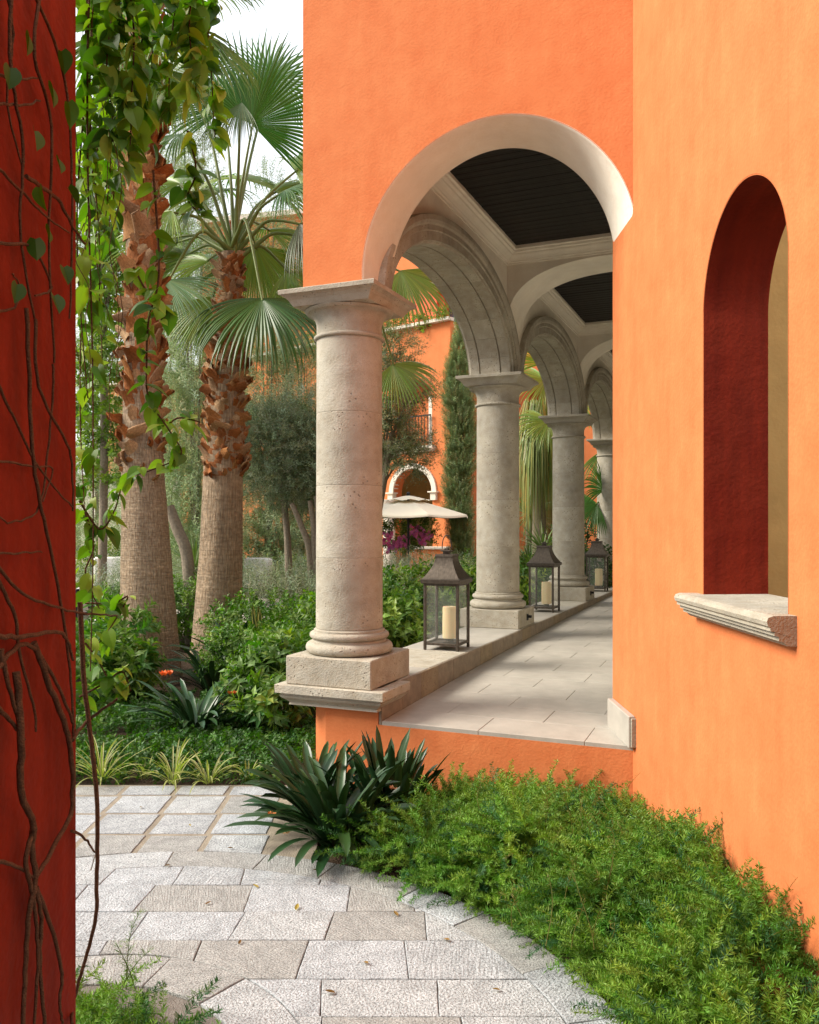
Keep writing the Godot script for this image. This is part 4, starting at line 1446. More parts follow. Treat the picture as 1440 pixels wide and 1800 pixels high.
# ---- trees behind
func build_trees() -> void:
	rng.seed = 61
	var olive: Array = M.sprays[2]
	var feather: Array = M.sprays[3]
	var scale_leaf: Array = M.sprays[4]
	var og := Color(0.125, 0.165, 0.080)
	var os := Color(0.38, 0.44, 0.29)
	var d := 14.0
	var lobes := []
	for q in [[490, 800, 0.85, 0.95], [545, 740, 0.7, 0.6], [455, 770, 0.6, 0.7], [520, 850, 0.6, 0.5], [570, 810, 0.7, 0.8]]:
		var c := at_depth(q[0], q[1], d + rnd(-0.3, 0.3))
		lobes.append([c.x, c.y, c.z, q[2], q[3], q[2]])
	bush("olive_tree", "rounded grey green olive tree behind the right palm", "tree", lobes, 6500, olive, og, os, Vector2(0.8, 1.25), M.dull_leaf, "", true, Vector3(lobes[0][0] + 0.2, -0.05, -d), 0.2)
	lobes = []
	for q in [[690, 760, 0.42, 0.55], [735, 690, 0.28, 0.16], [700, 620, 0.3, 0.35], [715, 805, 0.36, 0.22], [660, 700, 0.5, 0.8], [745, 775, 0.2, 0.10]]:
		var c := at_depth(q[0], q[1], 13.0 + rnd(-0.2, 0.2))
		lobes.append([c.x, c.y, c.z, q[2], q[3], q[2]])
	bush("olive_tree", "loose silvery olive branches between the first two columns", "tree", lobes, 2600, olive, Color(0.16, 0.21, 0.09), Color(0.42, 0.46, 0.30), Vector2(0.8, 1.2), M.dull_leaf, "", true, Vector3(lobes[4][0] - 0.4, -0.05, -13.2), 0.2)
	# bare leaning stems
	for st in [[[545, 975], [530, 925], [513, 885]], [[553, 975], [552, 930], [545, 880]], [[557, 970], [560, 920], [556, 872]], [[330, 985], [312, 930], [297, 890]]]:
		var t := thing("bare_stem", {545: "pale bare stem leaning left under the olive", 553: "slender pale bare stem right of the leaning one", 557: "pale bare stem touching the corner column's edge"}[st[0][0]] if st[0][0] > 400 else "pale leaning stem beside the left palm trunk", "stem", Transform3D(), "bare pale stems" if st[0][0] > 400 else "")
		var pts := PackedVector3Array()
		for q in st: pts.append(at_depth(q[0], q[1], 13.4 if st[0][0] > 400 else 11.5))
		pts.insert(0, Vector3(pts[0].x + 0.05, -0.05, pts[0].z))
		var s := Shape.new()
		s.tube(smooth_path(pts, 5), 0.065 if st[0][0] > 400 else 0.09, 0.04 if st[0][0] > 400 else 0.07, 8)
		part(t, "stalk", s, M.twig)
	lobes = []
	for q in [[178, 420, 0.5, 0.8], [215, 560, 0.55, 0.8], [172, 690, 0.5, 0.7], [200, 300, 0.5, 0.6], [185, 810, 0.45, 0.4], [235, 180, 0.6, 0.7]]:
		var c := at_depth(q[0], q[1], 13.0 + rnd(-0.3, 0.3))
		lobes.append([c.x, c.y, c.z, q[2], q[3], q[2]])
	bush("garden_tree", "light green broad leaved tree behind the hanging vine", "tree", lobes, 1500, M.sprays[0], Color(0.13, 0.22, 0.04), Color(0.36, 0.45, 0.10), Vector2(0.9, 1.4), M.leaf, "", true, Vector3(lobes[0][0], -0.05, -13.0), 0.1)
	# feathery pale conifers behind the palms
	for cn in [[345, 17.0, 0.95, 9.0, 4800], [300, 20.0, 1.3, 11.0, 4600], [170, 22.0, 1.6, 10.0, 4200], [470, 19.5, 1.0, 8.8, 4200], [530, 20.5, 0.9, 9.0, 3400]]:
		var base := at_depth(cn[0], 925, cn[1])
		var ls := []
		for k in 7:
			var fr := k / 6.0
			var r: float = cn[2] * (1.0 - 0.65 * pow(fr, 1.6))
			ls.append([base.x + rnd(-0.1, 0.1), 0.5 + fr * (cn[3] - 0.6), base.z, r, cn[3] / 7.0, r])
		bush("feathery_conifer", ["tall pale green feathery conifer between the two palms", "broad pale conifer behind the left palm trunk", "wide pale feathery tree far behind the hanging vine", "pale conifer behind the right palm's drooping frond", "pale conifer beside the orange end wall's edge"][[345, 300, 170, 470, 530].find(cn[0])], "tree", ls, cn[4], feather, Color(0.22, 0.31, 0.13), Color(0.50, 0.56, 0.33), Vector2(1.2, 2.0), M.dull_leaf, "", true, Vector3(base.x, -0.05, base.z), 0.9)
	# slim dark cypress
	var cb := at_depth(808, 925, 21.0)
	var cl := []
	for k in 12:
		var fr := k / 11.0
		var r := 0.36 * (0.85 + 0.3 * sin(fr * 2.4)) * (1.0 if fr < 0.75 else 1.0 - (fr - 0.75) * 2.6)
		cl.append([cb.x + 0.05 * sin(k * 1.3), 0.35 + fr * 6.1, cb.z, r, 0.45, r])
	bush("cypress_tree", "slim upright cypress before the far orange house", "tree", cl, 13000, scale_leaf, Color(0.17, 0.26, 0.085), Color(0.50, 0.58, 0.27), Vector2(0.6, 1.0), M.dull_leaf, "", true, Vector3(cb.x, -0.05, cb.z), 1.3)
	# bougainvillea and low bushes by the far house
	var bv := at_depth(705, 940, 21.5)
	var t := bush("bougainvillea", "bougainvillea with magenta blooms under the cream parasol", "shrub", [[bv.x - 0.1, 1.25, bv.z, 0.75, 0.55, 0.6], [bv.x + 0.45, 1.45, bv.z, 0.5, 0.45, 0.5]], 420, [M.sprays[0][0], M.sprays[0][1]], Color(0.08, 0.14, 0.03), Color(0.30, 0.36, 0.10), Vector2(0.8, 1.2), M.leaf)
	var ps := Scatter.new()
	for k in 120:
		var cc: Vector3 = [Vector3(-0.25, 1.25, 0.5), Vector3(-0.1, 1.05, 0.55), Vector3(0.5, 1.4, 0.45), Vector3(0.15, 1.15, 0.5), Vector3(0.7, 1.25, 0.4)][k % 5]
		ps.add(Transform3D(up_dir(Vector3(rnd(-1, 1), rnd(-0.3, 1), 1)).scaled(Vector3.ONE * 1.3), cc + Vector3(rnd(-0.16, 0.16), rnd(-0.14, 0.14), rnd(-0.1, 0.15))), shade_of(Color(0.85, 0.25, 0.62), 0.25))
	scatter(t, "blooms", ps, spray_mesh(21, 8, 0.05, 0.05, 0.04), M.petal)
	for q in [[450, 945, 20.0, 0.9, 0.55], [490, 950, 19.0, 0.8, 0.45], [530, 955, 18.5, 0.8, 0.42], [190, 945, 19.0, 0.8, 0.6], [845, 975, 16.0, 0.8, 0.5], [800, 985, 15.5, 0.6, 0.4], [1050, 940, 15.5, 0.9, 0.95], [1035, 990, 14.0, 0.6, 0.6]]:
		var c := at_depth(q[0], q[1], q[2])
		bush("low_bush", {450: "far yellow green bush below the small arched window", 490: "far yellow green bush between palm and bare stems", 530: "far yellow green bush behind the bare stems", 190: "far yellow green bush left of the left palm", 845: "low yellow green bush by the second column", 800: "low yellow green bush at the cypress foot", 1050: "tall dark bush seen past the third column", 1035: "low dark bush seen past the third column"}[q[0]], "shrub", [[c.x, q[4], c.z, q[3], q[4], q[3] * 0.8]], 330, [M.sprays[0][0], M.sprays[0][2]], Color(0.09, 0.15, 0.03) if q[0] < 1000 else Color(0.02, 0.045, 0.012), Color(0.36, 0.40, 0.09) if q[0] < 1000 else Color(0.08, 0.13, 0.03), Vector2(0.8, 1.2), M.leaf, "far garden bushes" if q[0] < 1000 else "dark bushes past the columns")

# ================================================================ palms
func fan(parent: Node3D, root: Vector3, hub: Vector3, axis: Vector3, nrm: Vector3, R: float, spread: float, droop: float, col: Color, arch := 0.25, nseg := 46) -> void:
	axis = axis.normalized()
	nrm = (nrm - axis * nrm.dot(axis)).normalized()
	var side := axis.cross(nrm)
	var s := Shape.new()
	var dphi := 2.0 * spread / nseg
	for k in nseg:
		var phi := -spread + dphi * (k + 0.5)
		var dir := axis * cos(phi) + side * sin(phi) + nrm * 0.12 * cos(phi * 2.0)
		dir = dir.normalized()
		var L := R * (0.78 + 0.22 * cos(phi * 0.9)) * rnd(0.92, 1.06)
		var p := hub
		var n := 7
		var l := PackedVector3Array()
		var m := PackedVector3Array()
		var r := PackedVector3Array()
		var dr := droop * rnd(0.8, 1.7)
		s.tint = shade_of(col, 0.16)
		for i in n + 1:
			var f := float(i) / n
			var tan_ := dir.cross(nrm).normalized()
			var w := L * minf(f, 0.52) * tan(dphi * 0.5) * 1.04
			if f > 0.52: w *= pow((1.0 - f) / 0.48, 0.8)
			w = maxf(w, 0.0012 if f < 0.98 else 0.0)
			var up := tan_.cross(dir)
			l.append(p - tan_ * w)
			m.append(p + up * w * 0.75)
			r.append(p + tan_ * w)
			p += dir * L / n
			dir = (dir + Vector3.DOWN * dr * f * f * 0.55 + Vector3.DOWN * dr * 0.04).normalized()
		s.sheet([l, m])
		s.sheet([m, r])
	var o := part(parent, "frond", s, M.fan_leaf)
	var pt := Shape.new()
	pt.tint = Color(0.17, 0.22, 0.055)
	var mid := root.lerp(hub, 0.55) + Vector3.UP * arch * root.distance_to(hub)
	pt.tube(smooth_path(PackedVector3Array([root, root.lerp(mid, 0.5) + Vector3.UP * arch * 0.12, mid, hub + axis * 0.04]), 5), 0.032, 0.012, 7)
	part(o, "petiole", pt, M.fan_leaf)
func trunk(parent: Node3D, pts: PackedVector3Array, radii: Array, up_to: float) -> void:
	var s := Shape.new()
	var path := smooth_path(pts, 8)
	var rows := []
	for i in path.size():
		var f := float(i) / (path.size() - 1) * (radii.size() - 1)
		var r := lerpf(radii[int(f)], radii[mini(int(f) + 1, radii.size() - 1)], f - int(f))
		var row := PackedVector3Array()
		for k in 37:
			var a := TAU * k / 36
			var rr := r * (1.0 + 0.015 * sin(a * 3.0 + i * 0.2) + 0.012 * sin(a * 7.0 + i * 0.5) + 0.006 * sin(path[i].y * 42.0))
			row.append(path[i] + Vector3(cos(a) * rr, 0, sin(a) * rr))
		rows.append(row)
	s.sheet(rows, true, Vector2(5, path[-1].y / 0.9))
	part(parent, "trunk", s, M.bark)
func boots(parent: Node3D, low_end: Vector3, high_end: Vector3, r0: float, r1: float, n: int, size: float) -> void:
	# husk tones, picked at random for every husk
	var tones := [Color(0.38, 0.14, 0.04), Color(0.46, 0.24, 0.10), Color(0.54, 0.36, 0.20), Color(0.34, 0.13, 0.045), Color(0.44, 0.20, 0.07), Color(0.40, 0.26, 0.15)]
	var protos := []
	for k in 6:
		var rr := RandomNumberGenerator.new()
		rr.seed = 300 + k
		var s := Shape.new()
		s.tint = tones[k]
		var rows := []
		var L := 0.20 * rr.randf_range(0.75, 1.2)
		for i in 6:
			var f := i / 5.0
			var w := lerpf(0.125, 0.040, pow(f, 0.9)) * (1.0 + rr.randf_range(-0.08, 0.08))
			var lift := 0.055 * f * f + 0.012
			var row := PackedVector3Array()
			for j in 7:
				var q := j / 3.0 - 1.0
				row.append(Vector3(q * w, L * f + (0.03 * absf(q) * rr.randf_range(-1, 1) if i == 5 else 0.0), lift - 0.035 * q * q * (1.0 - f * 0.4)))
			rows.append(row)
		s.sheet(rows)
		var back := []
		for row in rows:
			var b := PackedVector3Array()
			for p in row: b.append(p - Vector3(0, 0, 0.014))
			b.reverse()
			back.append(b)
		s.sheet(back)
		for i in 5:
			s.quad(rows[i][0], rows[i + 1][0], back[i + 1][6], back[i][6])
			s.quad(rows[i + 1][6], rows[i][6], back[i][0], back[i + 1][0])
		s.quad(rows[5][0], rows[5][6], back[5][0], back[5][6])
		# torn fibres
		for k2 in 7:
			var o := Vector3(rr.randf_range(-0.09, 0.09), rr.randf_range(0.0, 0.12), 0.01)
			var d := Vector3(rr.randf_range(-0.8, 0.8), rr.randf_range(-0.4, 0.8), rr.randf_range(0.1, 0.6)).normalized() * rr.randf_range(0.06, 0.14)
			var sd := d.cross(Vector3(0.2, 0.1, 1)).normalized() * 0.003
			s.tri(o - sd, o + d, o + sd)
		protos.append(s.mesh())
	var sleeve := Shape.new()
	sleeve.tint = tones[3]
	var rows9 := []
	for i in 41:
		var row := PackedVector3Array()
		var c9 := low_end.lerp(high_end, i / 40.0)
		for k in 25:
			var a := TAU * k / 24
			var rr9 := lerpf(r0, r1, i / 40.0) * 1.03 + 0.012 * sin(a * 5.0 + i * 1.3) + 0.008 * sin(a * 11.0 - i * 2.1)
			row.append(c9 + Vector3(cos(a) * rr9, 0, sin(a) * rr9))
		rows9.append(row)
	sleeve.sheet(rows9, true)
	part(parent, "fibre_sleeve", sleeve, M.leaf_base)
	# places along the trunk; every husk takes its tone at random from the six above
	for k in n:
		var f := (k + rnd(-0.3, 0.3)) / n
		var c := low_end.lerp(high_end, clampf(f, 0, 1))
		var r := lerpf(r0, r1, f)
		var az := k * 2.39996 + rnd(-0.25, 0.25)
		var out := Vector3(cos(az), 0, sin(az))
		var b := Basis(Vector3.UP.cross(out).normalized(), Vector3.UP, out)
		b = b * Basis(Vector3.RIGHT, rnd(-0.08, 0.30) + (rnd(0.2, 0.6) if k % 6 == 0 else 0.0)) * Basis(Vector3(0, 0, 1), rnd(-1.0, 1.0) if k % 3 else rnd(-2.0, 2.0))
		part(parent, "leaf_base", protos[rng.randi() % 6], M.leaf_base, Transform3D(b.scaled(Vector3.ONE * size * rnd(0.6, 1.3)), c + out * r * rnd(0.90, 0.99)))
func build_palms() -> void:
	rng.seed = 71
	var d := 8.66
	var t := thing("palm_tree", "thick palm trunk with torn orange leaf bases beside the hanging vine", "palm tree")
	var P := PackedVector3Array([Vector3(at_depth(265, 1190, d).x, -0.06, -d)])
	for q in [[262, 1130], [257, 980], [252, 830], [250, 560], [250, 250], [250, -80]]:
		P.append(at_depth(q[0], q[1], d))
	trunk(t, P, [0.33, 0.295, 0.25, 0.212, 0.16, 0.15, 0.14], 2.1)
	boots(t, at_depth(252, 840, d), at_depth(250, -60, d), 0.178, 0.135, 298, 0.95)
	var crown := at_depth(250, -90, d)
	for k in 9:
		var az := TAU * k / 9.0 + 0.3
		var hub := crown + Vector3(cos(az) * 1.0, 0.55 + 0.3 * sin(k * 2.0), sin(az) * 1.0)
		fan(t, crown, hub, Vector3(cos(az), 0.1, sin(az)), Vector3(0, 1, 0), 0.95, 1.6, 1.1, Color(0.07, 0.14, 0.03), 0.2, 34)
	for q in [[300, 40, Vector3(0.5, -0.6, 0.3)], [215, 60, Vector3(-0.4, -0.7, 0.4)], [330, -10, Vector3(0.8, -0.1, 0.2)], [285, 120, Vector3(0.4, -0.9, 0.2)], [345, 60, Vector3(0.7, -0.5, -0.3)]]:
		fan(t, at_depth(250, -40, d), at_depth(q[0], q[1], d - 0.3), q[2], Vector3(0.1, 0.7, 0.7), 0.85, 1.3, 1.2, Color(0.15, 0.26, 0.05), 0.3, 36)
	d = 10.2
	t = thing("palm_tree", "fan palm with a full green crown in front of the olive", "palm tree")
	P = PackedVector3Array([Vector3(at_depth(378, 1150, d).x, -0.06, -d)])
	for q in [[381, 1120], [387, 1000], [393, 830], [398, 640], [402, 540], [405, 445]]:
		P.append(at_depth(q[0], q[1], d))
	trunk(t, P, [0.31, 0.30, 0.265, 0.235, 0.21, 0.15, 0.11], 2.1)
	boots(t, at_depth(393, 838, d), at_depth(398, 610, d), 0.225, 0.195, 200, 0.86)
	boots(t, at_depth(399, 600, d), at_depth(405, 455, d), 0.18, 0.11, 95, 0.7)
	crown = at_depth(407, 448, d)
	var cam := Vector3(0.25, 0.1, 1)
	var G := Color(0.070, 0.175, 0.032)
	var Y := Color(0.22, 0.32, 0.06)
	# hub pixel and depth shift, fan direction on the picture, radius, half spread, droop, colour
	for q in [
		[442, 218, -0.1, Vector3(0.55, 0.8, 0.1), cam, 1.12, 1.75, 0.25, G, 0.02],
		[425, 180, 0.35, Vector3(-0.25, -0.9, 0.5), Vector3(-0.3, 0.4, 1), 0.85, 0.75, 1.2, Color(0.11, 0.17, 0.05), 0.05],
		[398, 190, -0.5, Vector3(-0.6, 0.7, -0.3), Vector3(0.2, 0.3, 1), 1.05, 1.7, 0.5, G, 0.02],
		[320, 235, 0.1, Vector3(-0.5, -0.3, 0.3), Vector3(-0.3, 0.8, 0.6), 0.95, 1.5, 1.6, Color(0.09, 0.17, 0.035), 0.10],
		[302, 370, 0.3, Vector3(-0.7, -0.5, 0.3), Vector3(-0.2, 0.7, 0.6), 0.8, 1.4, 1.6, Y, 0.18],
		[293, 492, 0.5, Vector3(0.45, -0.85, 0.5), Vector3(-0.3, 0.45, 1), 0.85, 1.15, 0.6, Color(0.13, 0.21, 0.09), 0.42],
		[461, 524, 0.75, Vector3(0.12, -0.75, 0.5), Vector3(0.1, 0.75, 0.9), 1.15, 1.75, 1.35, Color(0.060, 0.130, 0.028), 0.55],
		[500, 335, 0.2, Vector3(0.85, 0.1, 0.3), Vector3(0.2, 0.9, 0.5), 0.95, 1.5, 1.5, G, 0.16],
		[518, 300, -0.4, Vector3(0.8, 0.3, -0.2), Vector3(0.1, 0.6, 0.8), 0.95, 1.6, 1.2, Y, 0.10],
		[527, 392, 0.3, Vector3(0.6, -0.5, 0.3), Vector3(-0.3, 0.8, 0.5), 0.9, 1.1, 1.9, Color(0.10, 0.13, 0.06), 0.22],
		[450, 432, -0.6, Vector3(0.3, -0.9, -0.2), Vector3(0.1, 0.2, 1), 1.0, 1.2, 0.6, Y, 0.5],
		[505, 478, -0.3, Vector3(0.8, -0.5, 0.1), Vector3(0.2, 0.8, 0.7), 0.95, 1.5, 1.3, Y, 0.3],
		[375, 520, -0.5, Vector3(-0.2, -0.9, -0.3), Vector3(0, 0.3, 1), 0.95, 1.2, 0.5, Y, 0.35],
		[470, 150, -0.9, Vector3(0.5, 0.7, -0.5), cam, 0.95, 1.7, 0.5, G, 0.02],
		[350, 140, -0.7, Vector3(-0.6, 0.6, -0.5), cam, 1.0, 1.6, 0.6, Color(0.10, 0.18, 0.035), 0.02],
		[470, 405, -0.9, Vector3(0.7, 0.1, -0.5), Vector3(0, 0.8, 0.6), 0.9, 1.5, 1.3, Y, 0.2],
		[545, 420, 0.15, Vector3(0.9, -0.2, 0.2), Vector3(0.2, 0.9, 0.4), 0.9, 1.4, 1.5, G, 0.2],
	]:
		var hub := at_depth(q[0], q[1], d - q[2])
		fan(t, crown + Vector3(rnd(-0.06, 0.06), rnd(-0.1, 0.05), rnd(-0.05, 0.06)), hub, q[3], q[4], q[5], q[6], q[7], q[8], q[9], 48)
	for k in 9:
		var az := 0.35 * PI + 1.9 * PI * k / 9.0 * 0.68
		var hub := crown + Vector3(cos(az) * rnd(0.7, 1.15), rnd(0.5, 1.3) * (0.5 + 0.5 * sin(az)), -rnd(0.3, 0.9))
		fan(t, crown, hub, Vector3(cos(az), 0.15, -0.3), Vector3(0.1, 0.7, 0.7), rnd(0.8, 1.0), 1.5, rnd(0.9, 1.5), Y, 0.12, 40)
	# fan palms seen past the columns
	var i := 0
	for q in [[735, 478, 11.5, [[705, 475, 0.5, -0.75, 1.0], [690, 640, 0.4, -0.5, 0.8], [660, 500, -0.5, 0.4, 0.9]]], [985, 690, 15.0, [[958, 640, -0.3, 0.8, 0.8], [962, 668, -0.9, -0.2, 0.75], [995, 640, 0.6, 0.6, 0.8], [1062, 790, 0.3, -0.7, 0.85], [965, 740, -0.8, -0.3, 0.7], [1010, 700, 0.8, 0.1, 0.8], [980, 620, 0.1, 0.9, 0.7]]], [1075, 880, 14.5, [[1062, 862, -0.4, 0.5, 0.6], [1050, 885, -0.8, -0.4, 0.7], [1090, 870, 0.5, 0.5, 0.7]]]]:
		var t2 := thing("palm_tree", ["fan palm half hidden behind the corner column", "fan palm rising between the second and third columns", "low fan palm seen past the third column"][i], "palm tree")
		var top := at_depth(q[0], q[1], q[2])
		var tr := Shape.new()
		tr.tube(smooth_path(PackedVector3Array([Vector3(top.x + (-0.95 if i == 0 else 0.1), -0.06, top.z), Vector3(top.x + (-0.9 if i == 0 else 0.02), top.y * 0.5, top.z), top + Vector3(-0.85 if i == 0 else 0.0, 0, 0)]), 5), 0.14, 0.10, 10)
		part(t2, "trunk", tr, M.leaf_base)
		for h in q[3]:
			fan(t2, top + Vector3(-0.85 if i == 0 else 0.0, 0, 0), at_depth(h[0], h[1], q[2] - 0.2), Vector3(h[2], h[3], 0.2), Vector3(0.1, 0.6, 0.9), h[4], 1.4, 0.9, Y if i < 2 else G, 0.15, 36)
		i += 1
	# shaggy hanging grass tree between the columns
	var c := at_depth(945, 735, 16.0)
	var sh := thing("grass_tree", "shaggy grass tree with long drooping leaves between the second and third columns", "tree", at(c.x, 0, c.z))
	var st := Shape.new()
	st.tube(PackedVector3Array([Vector3(0.0, -0.05, 0), Vector3(0.03, 1.6, 0), Vector3(0, c.y, 0)]), 0.16, 0.10, 9)
	part(sh, "trunk", st, M.twig)
	var s := Shape.new()
	for k in 620:
		var az := rng.randf() * TAU
		var f := rng.randf()
		var o := Vector3(0, c.y + rnd(-0.6, 0.15), 0)
		var reach := rnd(0.12, 0.48)
		var len_ := rnd(0.7, 2.0)
		s.tint = shade_of(Color(0.24, 0.31, 0.12).lerp(Color(0.46, 0.34, 0.10), pow(f, 3.0)), 0.3)
		var h := Vector3(cos(az), 0, sin(az))
		var sd := Vector3(-sin(az), 0, cos(az)) * 0.010
		var p1 := o + h * reach * 0.6 + Vector3.UP * 0.22
		var p2 := o + h * reach + Vector3.DOWN * len_ * 0.35
		var p3 := o + h * reach * rnd(0.9, 1.15) + Vector3.DOWN * len_
		s.quad(o - sd * 0.6, p1 - sd, p1 + sd, o + sd * 0.6)
		s.quad(p1 - sd, p2 - sd, p2 + sd, p1 + sd)
		s.tri(p2 - sd, p3, p2 + sd)
	part(sh, "leaf_skirt", s, M.fan_leaf)

# ================================================================ pillar, porch and vine
const PILLAR_X := -0.62
const PILLAR_Z := -1.57
func build_pillar() -> void:
	var t := thing("pillar", "dark red plaster pillar overgrown with a climbing vine", "pillar")
	var s := Shape.new()
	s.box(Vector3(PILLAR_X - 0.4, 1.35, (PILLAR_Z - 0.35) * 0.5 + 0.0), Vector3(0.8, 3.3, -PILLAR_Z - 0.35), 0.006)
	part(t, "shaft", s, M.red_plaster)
	var p := thing("porch", "roofed porch the picture is taken from", "porch")
	var r := Shape.new()
	r.box(Vector3(-0.72, 3.1, 1.27), Vector3(3.8, 0.2, 3.7), 0.01)
	part(p, "roof_slab", r, M.cream_plaster)
	var b := Shape.new()
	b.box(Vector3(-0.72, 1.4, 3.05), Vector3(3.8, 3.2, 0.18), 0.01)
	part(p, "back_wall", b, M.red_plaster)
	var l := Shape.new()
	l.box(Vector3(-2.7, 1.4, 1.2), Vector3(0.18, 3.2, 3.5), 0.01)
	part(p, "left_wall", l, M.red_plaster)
func on_pillar(px: float, py: float, off := 0.012) -> Vector3:
	if px > 128.0:
		return at_depth(px, py, 1.60)
	var d := (-PILLAR_X - off) * FOCAL / (720.0 - px)
	return Vector3(PILLAR_X + off, EYE + (HORIZON - py) / FOCAL * d, -d)
func build_vine() -> void:
	rng.seed = 81
	var t := thing("vine", "climbing vine with brown stems and heart shaped leaves on the red pillar", "vine")
	var lines := [
		[0.0085, [[28, 1180], [37, 1297], [35, 1387], [58, 1449], [56, 1496], [62, 1550], [50, 1608], [45, 1690], [40, 1800]]],
		[0.0075, [[60, 1130], [84, 1200], [113, 1270], [126, 1340], [127, 1394], [124, 1433], [86, 1503], [62, 1550], [72, 1612], [70, 1686], [78, 1800]]],
		[0.0070, [[140, 1060], [148, 1200], [163, 1328], [171, 1433], [169, 1550], [167, 1620], [145, 1702], [129, 1760], [126, 1800]]],
		[0.0060, [[0, 1140], [15, 1207], [39, 1297]]], [0.0055, [[-10, 1240], [20, 1270], [43, 1300]]],
		[0.0050, [[-8, 1512], [34, 1526], [64, 1548]]], [0.0055, [[64, 1560], [93, 1643], [108, 1712], [104, 1762], [110, 1800]]],
		[0.0060, [[58, 1455], [45, 1520], [60, 1590], [66, 1680], [60, 1800]]],
		[0.0042, [[62, 560], [68, 680], [115, 775], [126, 818], [128, 900]]], [0.0050, [[46, 540], [57, 795], [70, 880], [93, 990], [116, 1120], [127, 1230], [128, 1300]]],
		[0.0036, [[-8, 670], [23, 732], [70, 825], [126, 890]]], [0.0040, [[-8, 990], [39, 1043], [108, 1070], [160, 1080], [206, 1082]]],
		[0.0060, [[-8, 1120], [46, 1118], [93, 1110], [116, 1122], [128, 1160]]], [0.0058, [[-8, 1178], [39, 1133], [78, 1164], [116, 1238], [127, 1270]]],
		[0.0045, [[-8, 1010], [24, 1080], [34, 1150], [60, 1250], [62, 1285]]], [0.0030, [[93, 640], [90, 720], [70, 885], [20, 918], [-8, 905]]],
		[0.0028, [[-8, 974], [40, 972], [74, 970]]], [0.0028, [[-8, 810], [60, 820], [92, 825], [75, 880]]],
		[0.0050, [[127, 1300], [150, 1270], [190, 1240], [206, 1228]]], [0.0040, [[126, 1460], [150, 1475], [166, 1500]]],
		[0.0045, [[20, -20], [18, 120], [40, 260], [35, 400], [60, 560]]], [0.0045, [[70, -20], [60, 100], [90, 220], [85, 420], [95, 640]]],
		[0.0035, [[-8, 290], [40, 340], [80, 380], [120, 410]]], [0.0035, [[-8, 130], [30, 140], [66, 136]]], [0.0035, [[-8, 180], [40, 185], [70, 176]]],
		[0.0035, [[10, -20], [22, 60], [12, 180], [40, 300]]], [0.0040, [[-8, 430], [30, 428], [60, 440], [90, 505], [60, 520]]], [0.0030, [[-8, 550], [25, 540], [34, 505], [20, 480]]],
		[0.0050, [[45, 310], [100, 350], [128, 400], [150, 430]]], [0.0040, [[55, -20], [110, 120], [124, 260], [126, 420], [122, 560]]],
	]
	for l in lines:
		var pts := PackedVector3Array()
		for q in l[1]:
			var off: float = 0.010 + l[0] * rnd(0.8, 2.2)
			pts.append(on_pillar(q[0], q[1], off))
		var s := Shape.new()
		var path := smooth_path(pts, 6)
		for i in path.size():
			path[i] += Vector3(rnd(0, 1), rnd(-1, 1), rnd(-1, 1)) * 0.0016
		s.tube(path, l[0] * 0.72, l[0] * 0.42, 7)
		part(t, "stem", s, M.vine_stem)
	# dangling stems beside the pillar, then the leaves on them
	var hang := []
	for q in [[150, 0.9, 900], [165, 0.9, 560], [185, 0.8, 430], [205, 0.7, 360], [160, 0.6, 1180], [230, 0.6, 300], [262, 0.7, 250], [300, 0.6, 200], [340, 0.6, 170], [372, 0.5, 250], [145, 0.8, 700], [176, 0.7, 640], [195, 0.5, 250], [250, 0.5, 190]]:
		var d := rnd(1.62, 1.95)
		var pts := PackedVector3Array()
		var n := 7
		for i in n + 1:
			var f := float(i) / n
			pts.append(at_depth(q[0] + 9.0 * sin(f * 7.0 + q[0]) * q[1] + rnd(-3, 3), lerpf(-140, q[2], f), d))
		hang.append(smooth_path(pts, 5))
	var curled := [[[270, 300], [280, 480], [262, 560], [258, 640], [262, 700], [300, 760], [318, 800], [262, 828], [235, 835]], [[235, 470], [262, 520], [290, 560]], [[285, 760], [312, 735], [352, 742]], [[330, 230], [345, 300], [330, 350], [360, 380]], [[150, 900], [165, 960], [150, 1010], [175, 1070]], [[140, 880], [175, 930], [200, 900], [212, 860]], [[150, 1060], [200, 1060], [225, 1050], [190, 1110], [165, 1140]], [[140, 1225], [185, 1200], [215, 1180], [230, 1215]], [[150, 1130], [175, 1165], [200, 1215]]]
	for l in curled:
		var pts := PackedVector3Array()
		var d := rnd(1.66, 1.85)
		for q in l: pts.append(at_depth(q[0], q[1], d))
		hang.append(smooth_path(pts, 5))
	for path in hang:
		var s := Shape.new()
		s.tube(path, 0.0026, 0.0012, 5)
		part(t, "stem", s, M.vine_stem)
	# the fine bare strands
	var fs := Shape.new()
	for k in 7:
		var d := rnd(1.6, 1.9)
		var x := 140.0 + 75.0 * pow(rng.randf(), 1.8)
		var y0 := rnd(-100, 400)
		var y1 := y0 + rnd(250, 700)
		var pts := PackedVector3Array()
		for i in 6:
			pts.append(at_depth(x + rnd(-16, 16), lerpf(y0, minf(y1, 900), i / 5.0), d))
		fs.tube(smooth_path(pts, 4), 0.0010, 0.0006, 4)
	part(t, "fine_strands", fs, M.vine_stem)
	var greens := [Color(0.18, 0.33, 0.035), Color(0.11, 0.24, 0.03), Color(0.29, 0.45, 0.055), Color(0.15, 0.30, 0.035), Color(0.07, 0.16, 0.028), Color(0.38, 0.50, 0.09)]
	var protos := []
